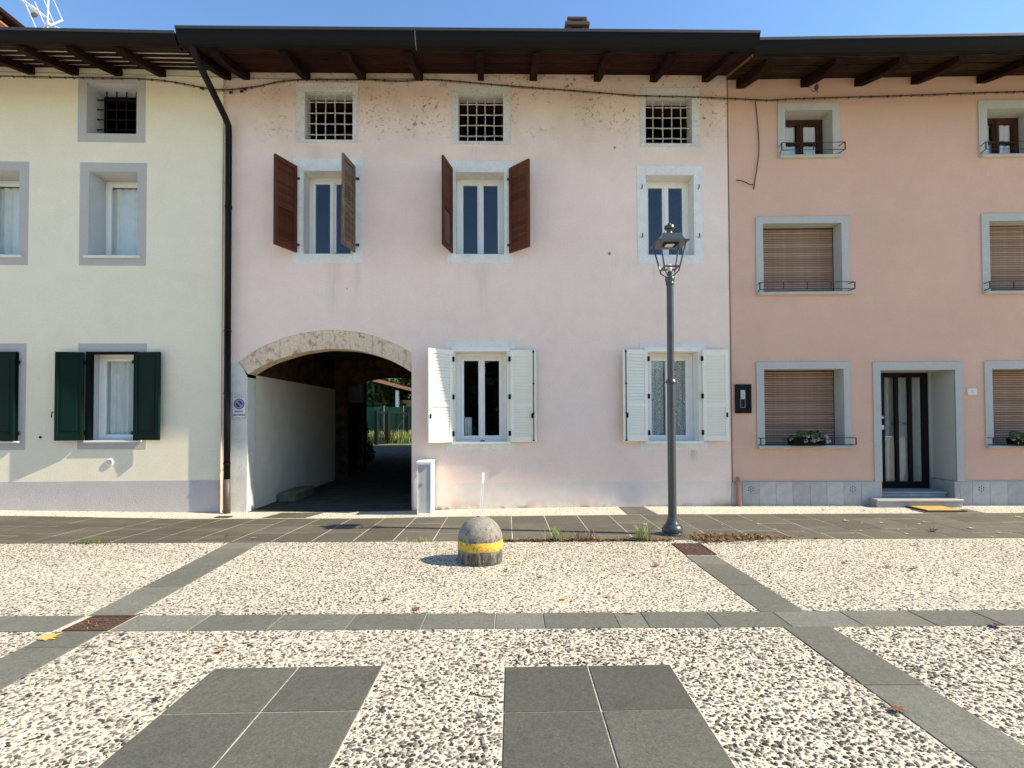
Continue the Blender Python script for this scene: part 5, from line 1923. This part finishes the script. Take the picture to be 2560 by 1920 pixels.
bo = thing('bollard', 'round topped concrete bollard with a worn yellow band', 'bollard', (-.342, 5.70, 0))
R_ = .235
prof = [(R_ - .012, -.01), (R_ - .004, .006), (R_, .03), (R_, .12), (R_, .235)]
for k in range(1, 15):
    a = pi / 2 * k / 15
    prof.append((R_ * cos(a), .235 + .238 * sin(a)))
prof.append((.004, .473))
b_ = MB().lathe(prof, 48).build('body', 'old_concrete', bo)
autosmooth(b_, 50)
bb = MB()
pr = [(R_ + .0005, .140), (R_ + .0025, .143), (R_ + .0025, .230), (R_ + .0003, .2345)]
n_ = 48
i0 = 0
for (r, z) in pr:
    for j in range(n_):
        bb.v.append((r * cos(2 * pi * j / n_), r * sin(2 * pi * j / n_), z + .003 * sin(j * .7) * (1 if z < .2 else .7)))
for k in range(3):
    for j in range(n_):
        a, c = k * n_ + j, k * n_ + (j + 1) % n_
        bb.f.append((a, c, c + n_, a + n_))
autosmooth(bb.build('yellow_band', 'yellow_paint', bo), 50)
mk = MB()
tl = Vector((.032, .03, .475))
for s_ in (-1, 1):
    mk.box(-.0015, .0015, -.003, .003, 0, .36)
mk = MB().box(-.0125, -.0080, -.004, .004, 0, .37, .001).box(.0080, .0125, -.004, .004, 0, .37, .001).box(-.0125, .0125, -.004, .004, .36, .472, .002).box(-.0125, .0125, -.004, .004, .0, .02, .001)
mk.build('metal_strip', 'strip_white', bo, (.0, -.005, .462), (0, radians(4.2), .25))
MB().lathe([(.022, .0), (.016, .006), (.002, .008)], 12).build('socket_hole', 'rubber', bo, (-.02, -.02, .467), (.1, -.1, 0))

# ================================================================== weeds and litter along the slab edge
def tuft(p, n, h, label, seed, mat='grass_blade', spread=.07):
    t = tag(link('grass_tuft', plain_mesh(blades(n, lambda r: (r.normal(0, spread), r.normal(0, spread * .4)), h, seed, mat, .0032, 1.3), 'grass_tuft', mat), None, (p[0], p[1], 0)), label, 'grass tuft', 'tufts along the slab edge')
    return t
tuft((.53, 6.62), 80, .17, 'green grass tuft at the slab edge right of the bollard', 1)
tuft((.88, 6.61), 70, .17, 'dry brownish weed at the slab edge midway between bollard and lamp', 2, 'litter_leaf', .10)
tuft((1.60, 6.60), 90, .23, 'tallest green grass tuft just left of the lamp post', 3, 'grass_blade', .06)
tuft((-1.16, 6.59), 45, .06, 'tiny green tuft at the slab edge left of the bollard', 4)
tuft((-5.15, 6.60), 160, .05, 'low dry tuft at the slab edge in front of the cream house', 5, 'moss', .16)
def litter(n, area, seed, size, mat, z):
    r = np.random.default_rng(seed)
    mb = MB()
    for k in range(n):
        x, y = area(r)
        a = r.uniform(0, 2 * pi)
        s = size * r.uniform(.4, 1.3)
        tx, ty = r.normal(0, .35), r.normal(0, .35)
        i = len(mb.v)
        zz = z + abs(r.normal(0, .012))
        for (u, v_) in ((-1, 0), (-.2, .45), (1, .05), (-.1, -.4)):
            lx, ly = (u * cos(a) - v_ * sin(a)) * s, (u * sin(a) + v_ * cos(a)) * s
            mb.v.append((x + lx, y + ly, zz + s * .3 + lx * tx + ly * ty))
        mb.f.append((i, i + 1, i + 2, i + 3))
    return mb
o = link('leaf_litter', plain_mesh(litter(1500, lambda r: (r.uniform(-.13, 1.95), 6.60 + r.normal(0, .022)), 3, .018, 'litter_leaf', .004), 'leaf_litter', 'litter_leaf'))
tag(o, 'brown leaf litter lying along the slab edge between bollard and lamp', 'leaf litter', kind='stuff')
o = link('leaf_litter', plain_mesh(litter(900, lambda r: (2.25 + abs(r.normal(0, .55)), 6.66 + r.normal(0, .11)), 4, .026, 'litter_leaf', .008), 'leaf_litter', 'litter_leaf'))
tag(o, 'brown leaf litter heaped right of the lamp post', 'leaf litter', kind='stuff')
mb = litter(700, lambda r: (2.62 + r.normal(0, .27), 6.68 + r.normal(0, .06)), 8, .013, 'moss', .006)
m2 = blades(500, lambda r: (2.65 + r.normal(0, .28), 6.69 + r.normal(0, .06)), .05, 9, 'moss', .003, 1.2)
k0 = len(mb.v)
mb.v += m2.v
mb.f += [tuple(i + k0 for i in f) for f in m2.f]
o = link('moss', plain_mesh(mb, 'moss', 'moss'))
tag(o, 'green moss and short grass right of the lamp base', 'moss', kind='stuff')

# fallen leaves, one by one
def leaf_mesh(kind):
    r = random.Random(kind)
    out = []
    lobes = [(0, 1.0), (.32, .45), (.62, .95), (.95, .42), (1.3, .80), (1.75, .38), (2.25, .52), (2.75, .30), (pi, .20)]
    pts = [(a, l) for a, l in lobes] + [(-a, l) for a, l in reversed(lobes[1:-1])]
    curl = r.uniform(.35, 1.1)
    mb = MB()
    n = len(pts)
    ring_ = []
    for a, l in pts:
        l *= r.uniform(.85, 1.12)
        x, y = l * cos(a), l * sin(a) * .85
        z = curl * (.45 * y * y + .30 * x * x * (1 if x > 0 else .3)) + r.uniform(-.05, .05) + .05
        ring_.append((x, y, z))
    mb.v = [(0, 0, .04)] + ring_ + [(x * .5, y * .5, z * .35 + .02) for x, y, z in ring_]
    for k in range(n):
        j = (k + 1) % n
        mb.f.append((0, 1 + n + k, 1 + n + j))
        mb.f.append((1 + n + k, 1 + k, 1 + j, 1 + n + j))
    i = len(mb.v)
    mb.v += [(-.1, -.02, .04), (-.1, .02, .04), (-.75, .03, .16), (-.75, -.0, .16)]
    mb.f.append((i, i + 1, i + 2, i + 3))
    return mb
LM = {}
def leaf(p, s, mat, label, group=None, flat_=1.0, z=.012, rz=None):
    k = random.randrange(5)
    if (k, mat) not in LM:
        LM[k, mat] = plain_mesh(leaf_mesh(k), 'fallen_leaf', mat)
    o = link('fallen_leaf', LM[k, mat], None, (p[0], p[1], gz(*p) + z), (random.uniform(-.15, .15), random.uniform(-.15, .15), rz if rz is not None else random.uniform(0, 6.28)))
    s *= 1.25
    o.scale = (s, s, s * flat_)
    return tag(o, label, 'leaf', group)
leaf((-3.21, 3.72), .085, 'yellow_leaf', 'flat yellow fallen leaf on the left slab band', flat_=.35, rz=.3)
leaf((-1.89, 3.50), .040, 'dead_leaf', 'orange brown fallen leaf on pebbles left of the slab square')
leaf((-1.90, 2.90), .042, 'dark_leaf', 'dark curled leaf on pebbles at the left slab square', flat_=1.5)
leaf((1.94, 2.76), .062, 'dead_leaf', 'large brown curled leaf on the right slab band', flat_=.9, rz=-.4)
leaf((3.45, 3.86), .055, 'dark_leaf', 'dark curled leaf at the right end of the cross band', flat_=1.3)
leaf((-1.06, 4.48), .040, 'dark_leaf', 'dark leaf on pebbles left of centre above the cross band')
leaf((-.76, 4.26), .055, 'dead_leaf', 'rust brown leaf just above the cross band left of centre', flat_=.6)
leaf((.43, 4.48), .050, 'yellow_leaf', 'orange yellow leaf on pebbles right of centre above the cross band', flat_=.6)
leaf((.79, 4.52), .040, 'dead_leaf', 'flat reddish leaf on pebbles near the orange yellow leaf', flat_=.4)
leaf((.26, 5.11), .045, 'dead_leaf', 'brown leaf on pebbles in front of and right of the bollard')
leaf((.83, 5.67), .045, 'dark_leaf', 'dark flat leaf on pebbles between bollard and lamp', flat_=.5)
leaf((1.45, 5.45), .055, 'dead_leaf', 'curled brown leaf on pebbles beside the right slab band')
leaf((.03, 5.56), .035, 'dead_leaf', 'small rusty leaf close right of the bollard foot')
leaf((-.07, 5.32), .032, 'dark_leaf', 'small dark leaf in front of the bollard')
leaf((1.18, 5.18), .032, 'pale_leaf', 'small pale leaf on pebbles in front of the lamp', flat_=.5)
leaf((3.43, 5.57), .060, 'dead_leaf', 'flat orange leaf on the right pebble field below the flower box', flat_=.5)
leaf((4.71, 6.30), .050, 'dark_leaf', 'dark leaf on the right pebble field close to the slab edge')
for p in ((3.73, 5.37), (3.99, 5.34), (4.23, 5.13), (4.18, 4.87), (4.2, 5.88), (3.41, 6.17), (2.43, 5.76), (2.62, 4.69)):
    leaf(p, random.uniform(.03, .05), random.choice(('dead_leaf', 'dark_leaf', 'yellow_leaf')), 'one of the small brown leaves strewn over the right pebble field', 'leaves on the right pebble field', .6)
leaf((5.46, 7.01), .075, 'dark_leaf', 'large dark curled leaf on the sidewalk below the door', flat_=1.0, z=.02, rz=.1)
leaf((6.09, 7.17), .060, 'pale_leaf', 'large pale curled leaf on the sidewalk right of the dark one', flat_=1.0, z=.02)
leaf((4.79, 7.70), .050, 'pale_leaf', 'pale bent leaf on the sidewalk left of the door mat', flat_=1.2, z=.02)
leaf((7.49, 7.98), .06, 'yellow_leaf', 'yellow leaf on the sidewalk at the right edge of the picture', flat_=.5, z=.02)
leaf((1.85, 7.51), .05, 'pale_leaf', 'pale leaf on the sidewalk just left of the lamp post', z=.02)
for p in ((4.9, 7.55), (3.79, 7.02), (4.34, 6.89), (5.3, 7.27), (5.8, 7.23), (5.02, 6.87), (2.93, 7.51), (3.43, 7.53), (3.6, 7.53), (3.7, 7.5), (3.5, 7.15), (4.76, 7.18), (5.82, 7.62), (6.24, 6.9), (5.94, 6.67), (3.66, 6.76), (5.66, 7.48), (4.55, 7.05), (5.1, 7.12), (5.2, 7.6)):
    leaf(p, random.uniform(.018, .045), random.choice(('pale_leaf', 'pale_leaf', 'dead_leaf')), 'one of the small dry leaves strewn over the sidewalk before the salmon house', 'leaves on the sidewalk', .6, .018)
for p in ((5.63, 8.61), (5.02, 8.66)):
    leaf(p, .045, 'dark_leaf', 'dark leaf on the gravel strip left of the door mat', 'leaves on the gravel strip', .6, .012)
leaf((-3.25, 6.78), .05, 'yellow_leaf', 'small yellow leaf on the sidewalk before the archway', flat_=.5, z=.02)
leaf((-3.65, 6.87), .035, 'dark_leaf', 'small dark leaf on the sidewalk left of the archway', z=.02)
leaf((.96, 7.67), .03, 'pale_leaf', 'tiny pale leaf on the sidewalk midway between bollard and lamp', flat_=.5, z=.02)
# a short twig on the cross band
tag(MB().tube([(0, 0, .008), (.03, -.012, .012), (.07, -.02, .008)], .0035, 5).build('twig', 'bark', None, (.845, 4.13, .004)), 'short thin twig on the cross band right of centre', 'twig')
